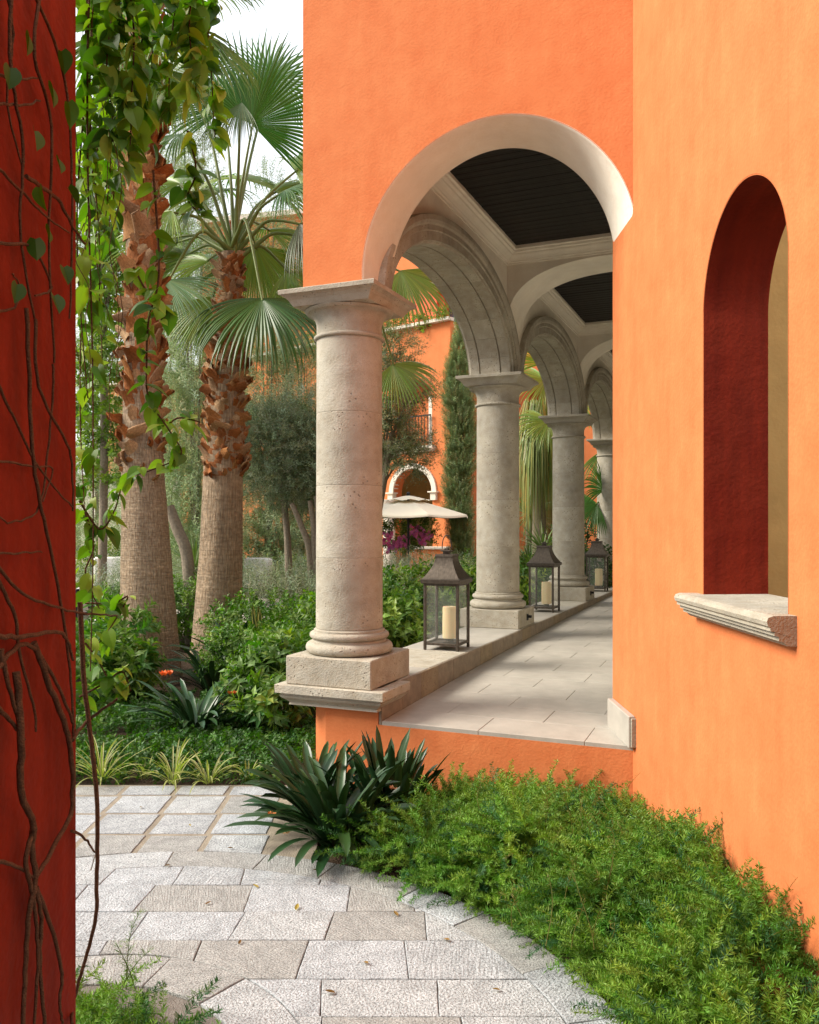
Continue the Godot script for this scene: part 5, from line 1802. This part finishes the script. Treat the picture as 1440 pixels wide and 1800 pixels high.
	for k in 12:
		var m := leaf_mesh(0.052 * [1.0, 1.15][k % 2], 0.040 * [1.05, 0.95][k % 2], [0.25, 0.5, 0.12][k % 3], [0.25, 0.45, 0.1, 0.6][k % 4], 8, true)
		var arr := m.surface_get_arrays(0)
		var cols := PackedColorArray()
		for v in arr[Mesh.ARRAY_VERTEX]: cols.append(greens[k % 6])
		arr[Mesh.ARRAY_COLOR] = cols
		var m2 := ArrayMesh.new()
		m2.add_surface_from_arrays(Mesh.PRIMITIVE_TRIANGLES, arr)
		protos.append(m2)
	var count := 0
	var rest := Scatter.new()
	for h in hang.size():
		var path: PackedVector3Array = hang[h]
		var long_: bool = h < 14
		var i := 1
		while i < path.size():
			for rep in 2:
				var py := HORIZON - (path[i].y - EYE) / -path[i].z * FOCAL
				if py < -40 or (long_ and py > 560 and rng.randf() < 0.45): continue
				var az := rnd(0, TAU)
				var d := Vector3(cos(az), rnd(-1.6, 0.1), sin(az) * 0.8 + 0.2).normalized()
				var o := path[i] + Vector3(rnd(-1, 1), rnd(-1, 1), rnd(-1, 1)) * 0.014
				var size := rnd(0.38, 1.0) * (1.05 if py < 330 else 0.9)
				var tr := Transform3D(face_dir(d, rnd(-0.7, 0.7)).scaled(Vector3.ONE * size), o)
				if count < 290:
					var kk: int = rng.randi() % 12 if long_ else [2, 5, 8, 11, 0, 3][rng.randi() % 6]
					part(t, "leaf", protos[kk], M.leaf, tr)
				else:
					rest.add(tr, greens[rng.randi() % 6])
				count += 1
			i += 1 if path[i].y > 1.9 else 2
	scatter(t, "more_leaves", rest, leaf_mesh(0.055, 0.042, 0.25, 0.3, 8, true), M.leaf)
	# dry leaves clinging to the pillar
	for q in [[18, 120], [60, 230], [45, 60], [100, 280], [80, 400], [62, 420], [30, 500], [95, 520], [112, 470], [70, 330], [120, 180], [108, 90], [85, 150], [120, 330]]:
		var o := on_pillar(q[0], q[1], 0.03)
		part(t, "leaf", protos[[4, 1, 10][rng.randi() % 3]], M.leaf, Transform3D(face_dir(Vector3(rnd(0.0, 0.6), -1, rnd(-0.5, 0.5)), rnd(-1, 1)).scaled(Vector3.ONE * rnd(0.45, 0.75)), o))

# ================================================================ far garden and houses
func opening_wall(parent: Node3D, called: String, m: Material, x0: float, x1: float, y0: float, y1: float, z: float, holes: Array, deep: float, back: Material, back_at := 0.0) -> void:
	var bz := z - (back_at if back_at > 0.0 else deep)
	# a wall face with arched holes [centre, half width, sill, spring, rise]; every hole gets its reveal and a dark back
	var s := Shape.new()
	var hs := holes.duplicate()
	hs.sort_custom(func(p, q): return p[0] < q[0])
	var x := x0
	for h in hs:
		s.quad(Vector3(x, y0, z), Vector3(x, y1, z), Vector3(h[0] - h[1], y1, z), Vector3(h[0] - h[1], y0, z))
		if h[2] > y0 + 0.01:
			s.quad(Vector3(h[0] - h[1], y0, z), Vector3(h[0] - h[1], h[2], z), Vector3(h[0] + h[1], h[2], z), Vector3(h[0] + h[1], y0, z))
		var prev := Vector2(h[0] - h[1], h[3])
		for k in range(1, 19):
			var th := PI - PI * k / 18.0
			var p := Vector2(h[0] + h[1] * cos(th), h[3] + h[4] * sin(th))
			s.quad(Vector3(prev.x, prev.y, z), Vector3(prev.x, y1, z), Vector3(p.x, y1, z), Vector3(p.x, p.y, z))
			s.quad(Vector3(prev.x, prev.y, z), Vector3(p.x, p.y, z), Vector3(p.x, p.y, z - deep), Vector3(prev.x, prev.y, z - deep))
			prev = p
		for e in [-1, 1]:
			s.quad(Vector3(h[0] + e * h[1], h[2], z), Vector3(h[0] + e * h[1], h[3], z), Vector3(h[0] + e * h[1], h[3], z - deep), Vector3(h[0] + e * h[1], h[2], z - deep))
		s.quad(Vector3(h[0] - h[1], h[2], z), Vector3(h[0] + h[1], h[2], z), Vector3(h[0] + h[1], h[2], z - deep), Vector3(h[0] - h[1], h[2], z - deep))
		x = h[0] + h[1]
	s.quad(Vector3(x, y0, z), Vector3(x, y1, z), Vector3(x1, y1, z), Vector3(x1, y0, z))
	part(parent, called, s, m)
	for h in hs:
		var b := Shape.new()
		b.quad(Vector3(h[0] - h[1] - 0.4, h[2] - 0.05, bz), Vector3(h[0] - h[1] - 0.4, h[3] + h[4] + 0.2, bz), Vector3(h[0] + h[1] + 0.4, h[3] + h[4] + 0.2, bz), Vector3(h[0] + h[1] + 0.4, h[2] - 0.05, bz))
		part(parent, "opening_back", b, h[5] if h.size() > 5 else back)
func arch_trim(parent: Node3D, c: float, r: float, y: float, rise: float, z: float, w: float) -> void:
	var s := Shape.new()
	var rings := []
	for k in 25:
		var th := PI - PI * k / 24.0
		var u := Vector2(cos(th), sin(th))
		var a := Vector2(c + r * u.x, y + rise * u.y)
		var b := Vector2(c + (r + w) * u.x, y + (rise + w) * u.y)
		rings.append(PackedVector3Array([Vector3(a.x, a.y, z - 0.2), Vector3(a.x, a.y, z + 0.06), Vector3(b.x, b.y, z + 0.06), Vector3(b.x, b.y, z - 0.02)]))
	s.loft(rings)
	part(parent, "arch_trim", s, M.white_trim)
	for e in [-1, 1]:
		var im := Shape.new()
		im.steps([[y - 0.28, c + e * (r + w * 0.5) - w * 0.6, c + e * (r + w * 0.5) + w * 0.6, z - 0.1, z + 0.10], [y - 0.06, c + e * (r + w * 0.5) - w * 0.62, c + e * (r + w * 0.5) + w * 0.62, z - 0.1, z + 0.10], [y - 0.04, c + e * (r + w * 0.5) - w, c + e * (r + w * 0.5) + w, z - 0.1, z + 0.16], [y, c + e * (r + w * 0.5) - w, c + e * (r + w * 0.5) + w, z - 0.1, z + 0.16]])
		part(parent, "impost", im, M.white_trim)
func railing(parent: Node3D, x0: float, x1: float, y: float, z: float) -> void:
	var s := Shape.new()
	s.box(Vector3((x0 + x1) / 2, y + 0.95, z), Vector3(x1 - x0, 0.05, 0.04), 0.003)
	s.box(Vector3((x0 + x1) / 2, y + 0.08, z), Vector3(x1 - x0, 0.03, 0.03), 0.003)
	var o := part(parent, "railing", s, M.black_metal)
	var bar := Shape.new()
	bar.box(Vector3(0, 0.5, 0), Vector3(0.022, 0.86, 0.022), 0.002)
	var bm := bar.mesh()
	var n := int((x1 - x0) / 0.12)
	for k in n + 1:
		part(o, "bar", bm, M.black_metal, at(lerpf(x0, x1, float(k) / n), y, z))
func loggia(parent: Node3D, x0: float, x1: float) -> void:
	# the roofed walk behind the arches
	for d in [["loggia_back", Vector3((x0 + x1) / 2, 1.85, -4.1), Vector3(x1 - x0, 3.8, 0.14)], ["loggia_ceiling", Vector3((x0 + x1) / 2, 3.72, -2.05), Vector3(x1 - x0 - 0.02, 0.12, 3.96)], ["loggia_end", Vector3(x0 + 0.08, 1.82, -2.05), Vector3(0.12, 3.7, 3.9)], ["loggia_end", Vector3(x1 - 0.08, 1.82, -2.05), Vector3(0.12, 3.7, 3.9)]]:
		var s := Shape.new()
		s.box(d[1], d[2], 0.003)
		part(parent, d[0], s, M.ochre_plaster)
func build_far() -> void:
	rng.seed = 91
	var o := at_depth(792, 925, 26.0)
	var place := Transform3D(Basis(Vector3.UP, -0.69), Vector3(o.x, 0, o.z))
	var t := thing("orange_house", "far orange house with a white trimmed arch, balcony door and planted parapet", "house", place)
	opening_wall(t, "wall", M.orange_plaster, -20.0, 0.0, -0.05, 3.75, 0.0, [[-1.5, 0.80, -0.05, 2.65, 0.74], [-4.6, 1.0, -0.05, 2.5, 0.8], [-9.0, 0.42, 1.30, 1.9, 0.35], [-12.5, 0.9, -0.05, 2.4, 0.7]], 0.4, M.ochre_plaster, 4.0)
	opening_wall(t, "upper_wall", M.orange_plaster, -20.0, 0.0, 3.75, 7.9, 0.003, [[-1.50, 0.78, 4.10, 5.62, 0.62, M.orange_plaster], [-5.2, 0.75, 4.10, 5.5, 0.6, M.orange_plaster], [-9.2, 0.75, 4.10, 5.5, 0.6]], 0.5, M.orange_plaster)
	var sd := Shape.new()
	sd.quad(Vector3(0, -0.05, 0), Vector3(0, 7.9, 0), Vector3(0, 7.9, -8), Vector3(0, -0.05, -8))
	sd.quad(Vector3(-20, 7.9, 0), Vector3(0, 7.9, 0), Vector3(0, 7.9, -8), Vector3(-20, 7.9, -8))
	part(t, "side_wall", sd, M.orange_plaster)
	loggia(t, -20.0, 0.0)
	arch_trim(t, -1.5, 0.80, 2.65, 0.74, 0.0, 0.17)
	arch_trim(t, -4.6, 1.0, 2.5, 0.8, 0.0, 0.17)
	for x in [-2.45, -3.5]:
		var cs := Shape.new()
		cs.lathe([[0.24, -0.05], [0.24, 0.2], [0.2, 0.25], [0.2, 2.1], [0.22, 2.2], [0.3, 2.36], [0.3, 2.42], [0.0, 2.42]], 20)
		part(t, "column", cs, M.white_trim, at(x, 0, 0.06))
	var dj := Shape.new()
	dj.box(Vector3(-0.80, 4.88, -0.12), Vector3(0.14, 1.56, 0.22), 0.004)
	part(t, "door_jamb", dj, M.white_trim)
	for b in [[-1.5, 0.86], [-5.2, 0.9]]:
		var ss := Shape.new()
		ss.steps([[3.90, b[0] - b[1], b[0] + b[1], -0.05, 0.06], [4.0, b[0] - b[1] - 0.06, b[0] + b[1] + 0.06, -0.05, 0.18], [4.09, b[0] - b[1] - 0.06, b[0] + b[1] + 0.06, -0.05, 0.18]])
		part(t, "balcony_sill", ss, M.white_trim)
		railing(t, b[0] - b[1] + 0.05, b[0] + b[1] - 0.05, 4.09, 0.10)
	var cop := Shape.new()
	cop.box(Vector3(-10.0, 7.95, 0.03), Vector3(20.1, 0.1, 0.3), 0.004)
	part(t, "parapet_coping", cop, M.white_trim)
	var bk := Shape.new()
	bk.box(Vector3(-1.5, 1.6, -3.9), Vector3(0.8, 1.2, 0.06), 0.01)
	part(t, "inner_shutter", bk, M.ochre_plaster)
	# upper storey behind the terrace
	opening_wall(t, "terrace_wall", M.orange_plaster, -5.0, 1.5, 7.9, 12.6, -3.0, [[-1.6, 0.9, 8.2, 9.9, 0.1, M.window_glass]], 0.25, M.window_glass)
	var aw := Shape.new()
	aw.steps([[9.9, -3.0, -0.4, -3.0, -2.2], [10.02, -3.05, -0.35, -3.0, -2.15]])
	part(t, "terrace_awning", aw, M.white_trim)
	var rd := Shape.new()
	rd.box(Vector3(-3.3, 9.4, -2.93), Vector3(1.1, 3.0, 0.1), 0.01)
	part(t, "red_panel", rd, plain("coral", lin(0.66, 0.13, 0.06), 0.9))
	var pl := thing("parapet_plants", "trailing green plants along the far house's parapet", "plant", place)
	var sc := Scatter.new()
	for k in 520:
		var x := -rnd(0.0, 7.0)
		var hang := rng.randf()
		sc.add(Transform3D(up_dir(Vector3(rnd(-0.6, 0.6), rnd(-0.6, 1), rnd(0, 0.8))).scaled(Vector3.ONE * rnd(0.8, 1.4)), Vector3(x, 8.02 + rnd(0, 0.30) - (0.5 * hang * hang if sin(x * 5.0) > 0.5 else 0.0), rnd(0.0, 0.18))), shade_of(Color(0.12, 0.19, 0.03).lerp(Color(0.32, 0.38, 0.08), rng.randf()), 0.25))
	scatter(pl, "foliage", sc, M.sprays[0][1], M.leaf)
	# recessed wing to the right
	var w := thing("orange_wing", "recessed orange wing of the far house behind the columns", "house", place * at(0.0, 0, -3.2))
	opening_wall(w, "wall", M.orange_plaster, 0.01, 14.0, -0.05, 3.75, 0.0, [[1.85, 0.8, -0.05, 2.5, 0.8], [5.2, 1.0, -0.05, 2.5, 0.8], [8.8, 1.0, -0.05, 2.5, 0.8]], 0.4, M.ochre_plaster, 4.0)
	opening_wall(w, "upper_wall", M.orange_plaster, 0.01, 14.0, 3.75, 9.0, 0.003, [[1.5, 0.7, 4.1, 5.6, 0.6, M.orange_plaster], [5.6, 0.8, 4.1, 5.5, 0.6], [9.4, 0.8, 4.1, 5.5, 0.6]], 0.5, M.orange_plaster)
	loggia(w, 0.02, 14.0)
	for c in [1.85, 5.2, 8.8]: arch_trim(w, c, 0.8 if c < 2 else 1.0, 2.5, 0.8, 0.0, 0.2)
	for b in [1.5, 5.6, 9.4]:
		var ss := Shape.new()
		ss.steps([[3.85, b - 0.9, b + 0.9, -0.05, 0.06], [4.0, b - 1.0, b + 1.0, -0.05, 0.3], [4.09, b - 1.0, b + 1.0, -0.05, 0.3]])
		part(w, "balcony_sill", ss, M.white_trim)
		railing(w, b - 0.9, b + 0.9, 4.09, 0.2)
	# pale house far left
	var p2 := at_depth(470, 925, 40.0)
	var h2 := thing("tall_house", "tall house rising behind the palm crown", "house", Transform3D(Basis(Vector3.UP, -0.25), Vector3(p2.x, 0, p2.z)))
	opening_wall(h2, "wall", M.orange_plaster, -3.4, 9.0, -0.05, 16.2, 0.0, [[0.6, 0.6, 12.0, 14.2, 0.1, M.white_trim], [-1.6, 0.6, 12.0, 14.2, 0.1, M.window_glass], [-1.6, 0.6, 8.0, 10.2, 0.1, M.window_glass]] , 0.2, M.window_glass)
	var rc := Shape.new()
	rc.box(Vector3(2.8, 16.3, 0.0), Vector3(12.8, 0.25, 0.4), 0.01)
	part(h2, "roof_cornice", rc, M.white_trim)
	var sw := Shape.new()
	sw.quad(Vector3(-3.4, -0.05, 0), Vector3(-3.4, -0.05, -6), Vector3(-3.4, 16.2, -6), Vector3(-3.4, 16.2, 0))
	part(h2, "side_wall", sw, M.orange_plaster)
	# white garden building on the left
	var p3 := at_depth(175, 925, 27.0)
	var h3 := thing("white_pavilion", "bright white garden pavilion beyond the left palm", "pavilion", at(p3.x, 0, p3.z))
	opening_wall(h3, "wall", M.cream_plaster, -7.0, 2.6, -0.05, 3.2, 0.0, [[-1.2, 0.6, -0.05, 1.9, 0.1], [-4.2, 0.6, -0.05, 1.9, 0.1]], 0.3, M.window_glass)
	var lg := Shape.new()
	lg.box(Vector3(-2.2, 0.35, 0.5), Vector3(9.4, 0.3, 0.5), 0.01)
	part(h3, "bench_ledge", lg, M.white_trim)
	var pt := structure("patio", "pale sunlit patio among the far garden beds", "patio")
	var ps := Shape.new()
	ps.quad(Vector3(-14, -0.044, -12.5), Vector3(-14, -0.044, -26.5), Vector3(3.0, -0.044, -26.0), Vector3(-3.2, -0.044, -12.5))
	part(pt, "slabs", ps, M.patio)
	# low orange wall in front of the far arch
	var lw := thing("garden_wall", "low orange garden wall with a pale coping beside the parasol", "wall", Transform3D(Basis(Vector3.UP, -0.30), at_depth(752, 925, 23.5) * Vector3(1, 0, 1)))
	var l1 := Shape.new()
	l1.box(Vector3(0, 0.43, 0), Vector3(1.12, 0.96, 0.3), 0.01)
	part(lw, "plaster_face", l1, M.orange_plaster)
	var l2 := Shape.new()
	l2.box(Vector3(0, 0.945, 0), Vector3(1.2, 0.07, 0.38), 0.01)
	part(lw, "coping", l2, M.white_trim)
	# parasol
	var pc := at_depth(718, 925, 20.5)
	var um := thing("parasol", "cream canvas parasol on a black pole over the far patio", "parasol", Transform3D(Basis(Vector3.UP, 0.3), Vector3(pc.x, 0, pc.z)))
	var pole := Shape.new()
	pole.tube(PackedVector3Array([Vector3(0, -0.04, 0), Vector3(0, 1.0, 0), Vector3(0, 2.26, 0)]), 0.028, 0.028, 8)
	part(um, "pole", pole, M.black_metal)
	for k in 8:
		var a0 := TAU * k / 8
		var a1 := TAU * (k + 1) / 8
		var cv := Shape.new()
		var rows := []
		for i in 7:
			var f := lerpf(0.14, 1.0, i / 6.0)
			var row := PackedVector3Array()
			for j in 7:
				var u := j / 6.0
				var sag := 0.035 * sin(PI * u) * f
				var p := Vector3(cos(a0), 0, sin(a0)).lerp(Vector3(cos(a1), 0, sin(a1)), u) * 1.55 * f
				row.append(Vector3(p.x, 2.22 - 0.40 * pow(f, 1.15) - sag, p.z))
			rows.append(row)
		var hem := PackedVector3Array()
		for p in rows[6]: hem.append(p + Vector3(0, -0.05, 0))
		rows.append(hem)
		cv.sheet(rows)
		part(um, "canopy_panel", cv, M.canvas)
		var rb := Shape.new()
		rb.tube(PackedVector3Array([Vector3(cos(a0) * 0.05, 2.17, sin(a0) * 0.05), Vector3(cos(a0) * 0.8, 1.985, sin(a0) * 0.8), Vector3(cos(a0) * 1.54, 1.80, sin(a0) * 1.54)]), 0.012, 0.010, 5)
		rb.tube(PackedVector3Array([Vector3(cos(a0) * 0.04, 1.72, sin(a0) * 0.04), Vector3(cos(a0) * 0.8, 1.975, sin(a0) * 0.8)]), 0.010, 0.010, 5)
		part(um, "rib", rb, M.black_metal)
	var vt := Shape.new()
	var vp := []
	for i in 5:
		var row := PackedVector3Array()
		for j in 33:
			var a := TAU * j / 32
			var r := 0.52 * i / 4.0
			row.append(Vector3(cos(a) * r, 2.30 - 0.12 * pow(i / 4.0, 1.3) + (0.02 * sin(a * 8.0) if i == 4 else 0.0), sin(a) * r))
		vp.append(row)
	vt.sheet(vp, true)
	part(um, "vent_cap", vt, M.canvas)
	var fin := Shape.new()
	fin.lathe([[0.0, 2.26], [0.035, 2.27], [0.05, 2.31], [0.05, 2.35], [0.03, 2.38], [0.0, 2.39]], 12)
	part(um, "finial", fin, M.black_metal)
	# garden seats
	seat("armchair", "black woven armchair with pale cushions behind the vine", at_depth(162, 925, 9.8), 2.5, 0.62, M.cushion_white, true)
	seat("garden_chair", "garden chair with white cushions left of the left palm trunk", at_depth(196, 925, 17.5), 0.4, 0.8, M.cushion_white, false)
	seat("garden_chair", "white cushioned garden chair between right palm and corner column", at_depth(440, 925, 17.0), -0.4, 0.75, M.cushion_white, false)
	seat("garden_chair", "pale garden lounge chair behind the first lantern's roof", at_depth(812, 925, 14.5), 0.9, 0.8, M.cushion_white, false)
func seat(called: String, label: String, where: Vector3, turn: float, w: float, cushion: Material, woven: bool) -> void:
	var t := thing(called, label, "chair", Transform3D(Basis(Vector3.UP, turn), Vector3(where.x, -0.045, where.z)))
	var h := w * 0.5
	var leg := Shape.new()
	leg.box(Vector3(0, 0.16, 0), Vector3(0.04, 0.32, 0.04), 0.004)
	var lm := leg.mesh()
	for x in [-1, 1]:
		for z in [-1, 1]:
			part(t, "leg", lm, M.black_metal, at(x * (h - 0.03), 0, z * 0.30))
	var fr := Shape.new()
	fr.box(Vector3(0, 0.33, 0), Vector3(w, 0.05, 0.66), 0.006)
	part(t, "seat_frame", fr, M.black_metal)
	for x in [-1, 1]:
		var arm := Shape.new()
		arm.tube(smooth_path(PackedVector3Array([Vector3(x * h, 0.33, 0.31), Vector3(x * h, 0.58, 0.31), Vector3(x * h, 0.62, 0.1), Vector3(x * h, 0.62, -0.32)]), 4), 0.02, 0.02, 6)
		part(t, "armrest", arm, M.black_metal)
	var bf := Shape.new()
	bf.box(Vector3(0, 0.88, -0.37), Vector3(w, 0.04, 0.04), 0.006)
	part(t, "top_rail", bf, M.black_metal)
	if woven:
		var strip := Shape.new()
		strip.box(Vector3.ZERO, Vector3(0.075, 0.54, 0.012), 0.003)
		var sm := strip.mesh()
		for k in 6: part(t, "woven_strip", sm, M.black_metal, at(lerpf(-h + 0.05, h - 0.05, k / 5.0), 0.61, -0.375))
		var cross := Shape.new()
		cross.box(Vector3.ZERO, Vector3(w, 0.07, 0.012), 0.003)
		var cm := cross.mesh()
		for k in 5: part(t, "woven_strip", cm, M.black_metal, at(0, 0.40 + 0.105 * k, -0.389))
	else:
		for x in [-1, 1]:
			var up := Shape.new()
			up.box(Vector3(x * (h - 0.02), 0.6, -0.37), Vector3(0.04, 0.54, 0.04), 0.005)
			part(t, "back_post", up, M.black_metal)
	var c1 := Shape.new()
	c1.box(Vector3(0, 0.43, 0.0), Vector3(w - 0.08, 0.14, 0.62), 0.05)
	part(t, "seat_cushion", c1, cushion)
	var c2 := Shape.new()
	c2.box(Vector3(0, 0.72, -0.27), Vector3(w - 0.10, 0.46, 0.14), 0.05, Basis(Vector3.RIGHT, -0.18))
	part(t, "back_cushion", c2, cushion)

# ================================================================ scene
func _ready() -> void:
	gallery = Transform3D(Basis(Vector3.UP, -TURN), Vector3(WALL_X, 0, -CORNER))
	var cam := Camera3D.new()
	cam.name = "camera"
	cam.projection = Camera3D.PROJECTION_FRUSTUM
	cam.near = 0.05
	cam.far = 900.0
	cam.size = 0.05 * 1800.0 / FOCAL
	cam.frustum_offset = Vector2(0, 0.05 * (HORIZON - 900.0) / FOCAL)
	cam.position = Vector3(0, EYE, 0)
	add_child(cam)
	cam.current = true
	var env := Environment.new()
	env.background_mode = Environment.BG_SKY
	var sky := Sky.new()
	var sm := ProceduralSkyMaterial.new()
	sm.sky_top_color = Color(0.85, 0.87, 0.90)
	sm.sky_horizon_color = Color(0.93, 0.93, 0.92)
	sm.ground_horizon_color = Color(0.60, 0.57, 0.52)
	sm.ground_bottom_color = Color(0.40, 0.37, 0.33)
	sm.sky_energy_multiplier = 1.0
	sky.sky_material = sm
	env.sky = sky
	env.background_energy_multiplier = 0.46
	env.tonemap_mode = Environment.TONE_MAPPER_LINEAR
	env.tonemap_exposure = 4.3
	env.sdfgi_enabled = true
	env.ssao_enabled = true
	env.ssil_enabled = true
	var we := WorldEnvironment.new()
	we.name = "environment"
	we.environment = env
	add_child(we)
	var sun := DirectionalLight3D.new()
	sun.name = "sun"
	sun.light_energy = 0.5
	sun.light_color = Color(1.0, 0.965, 0.915)
	sun.light_angular_distance = 26.0
	sun.shadow_enabled = true
	add_child(sun)
	# hazy sun from the garden on the left, almost along the end wall
	var to_sun := Vector3(-0.75, 0.60, 0.03).normalized()
	sun.look_at_from_position(Vector3.ZERO, -to_sun, Vector3.UP)
	rng.seed = 1
	materials()
	build_end_wall()
	build_side_wall()
	build_columns()
	build_arches()
	build_floor()
	build_ground()
	build_pillar()
	build_lanterns()
	build_shrubs()
	build_far()
	build_trees()
	build_palms()
	build_strap_plants()
	build_ferns()
	build_vine()
	build_litter()
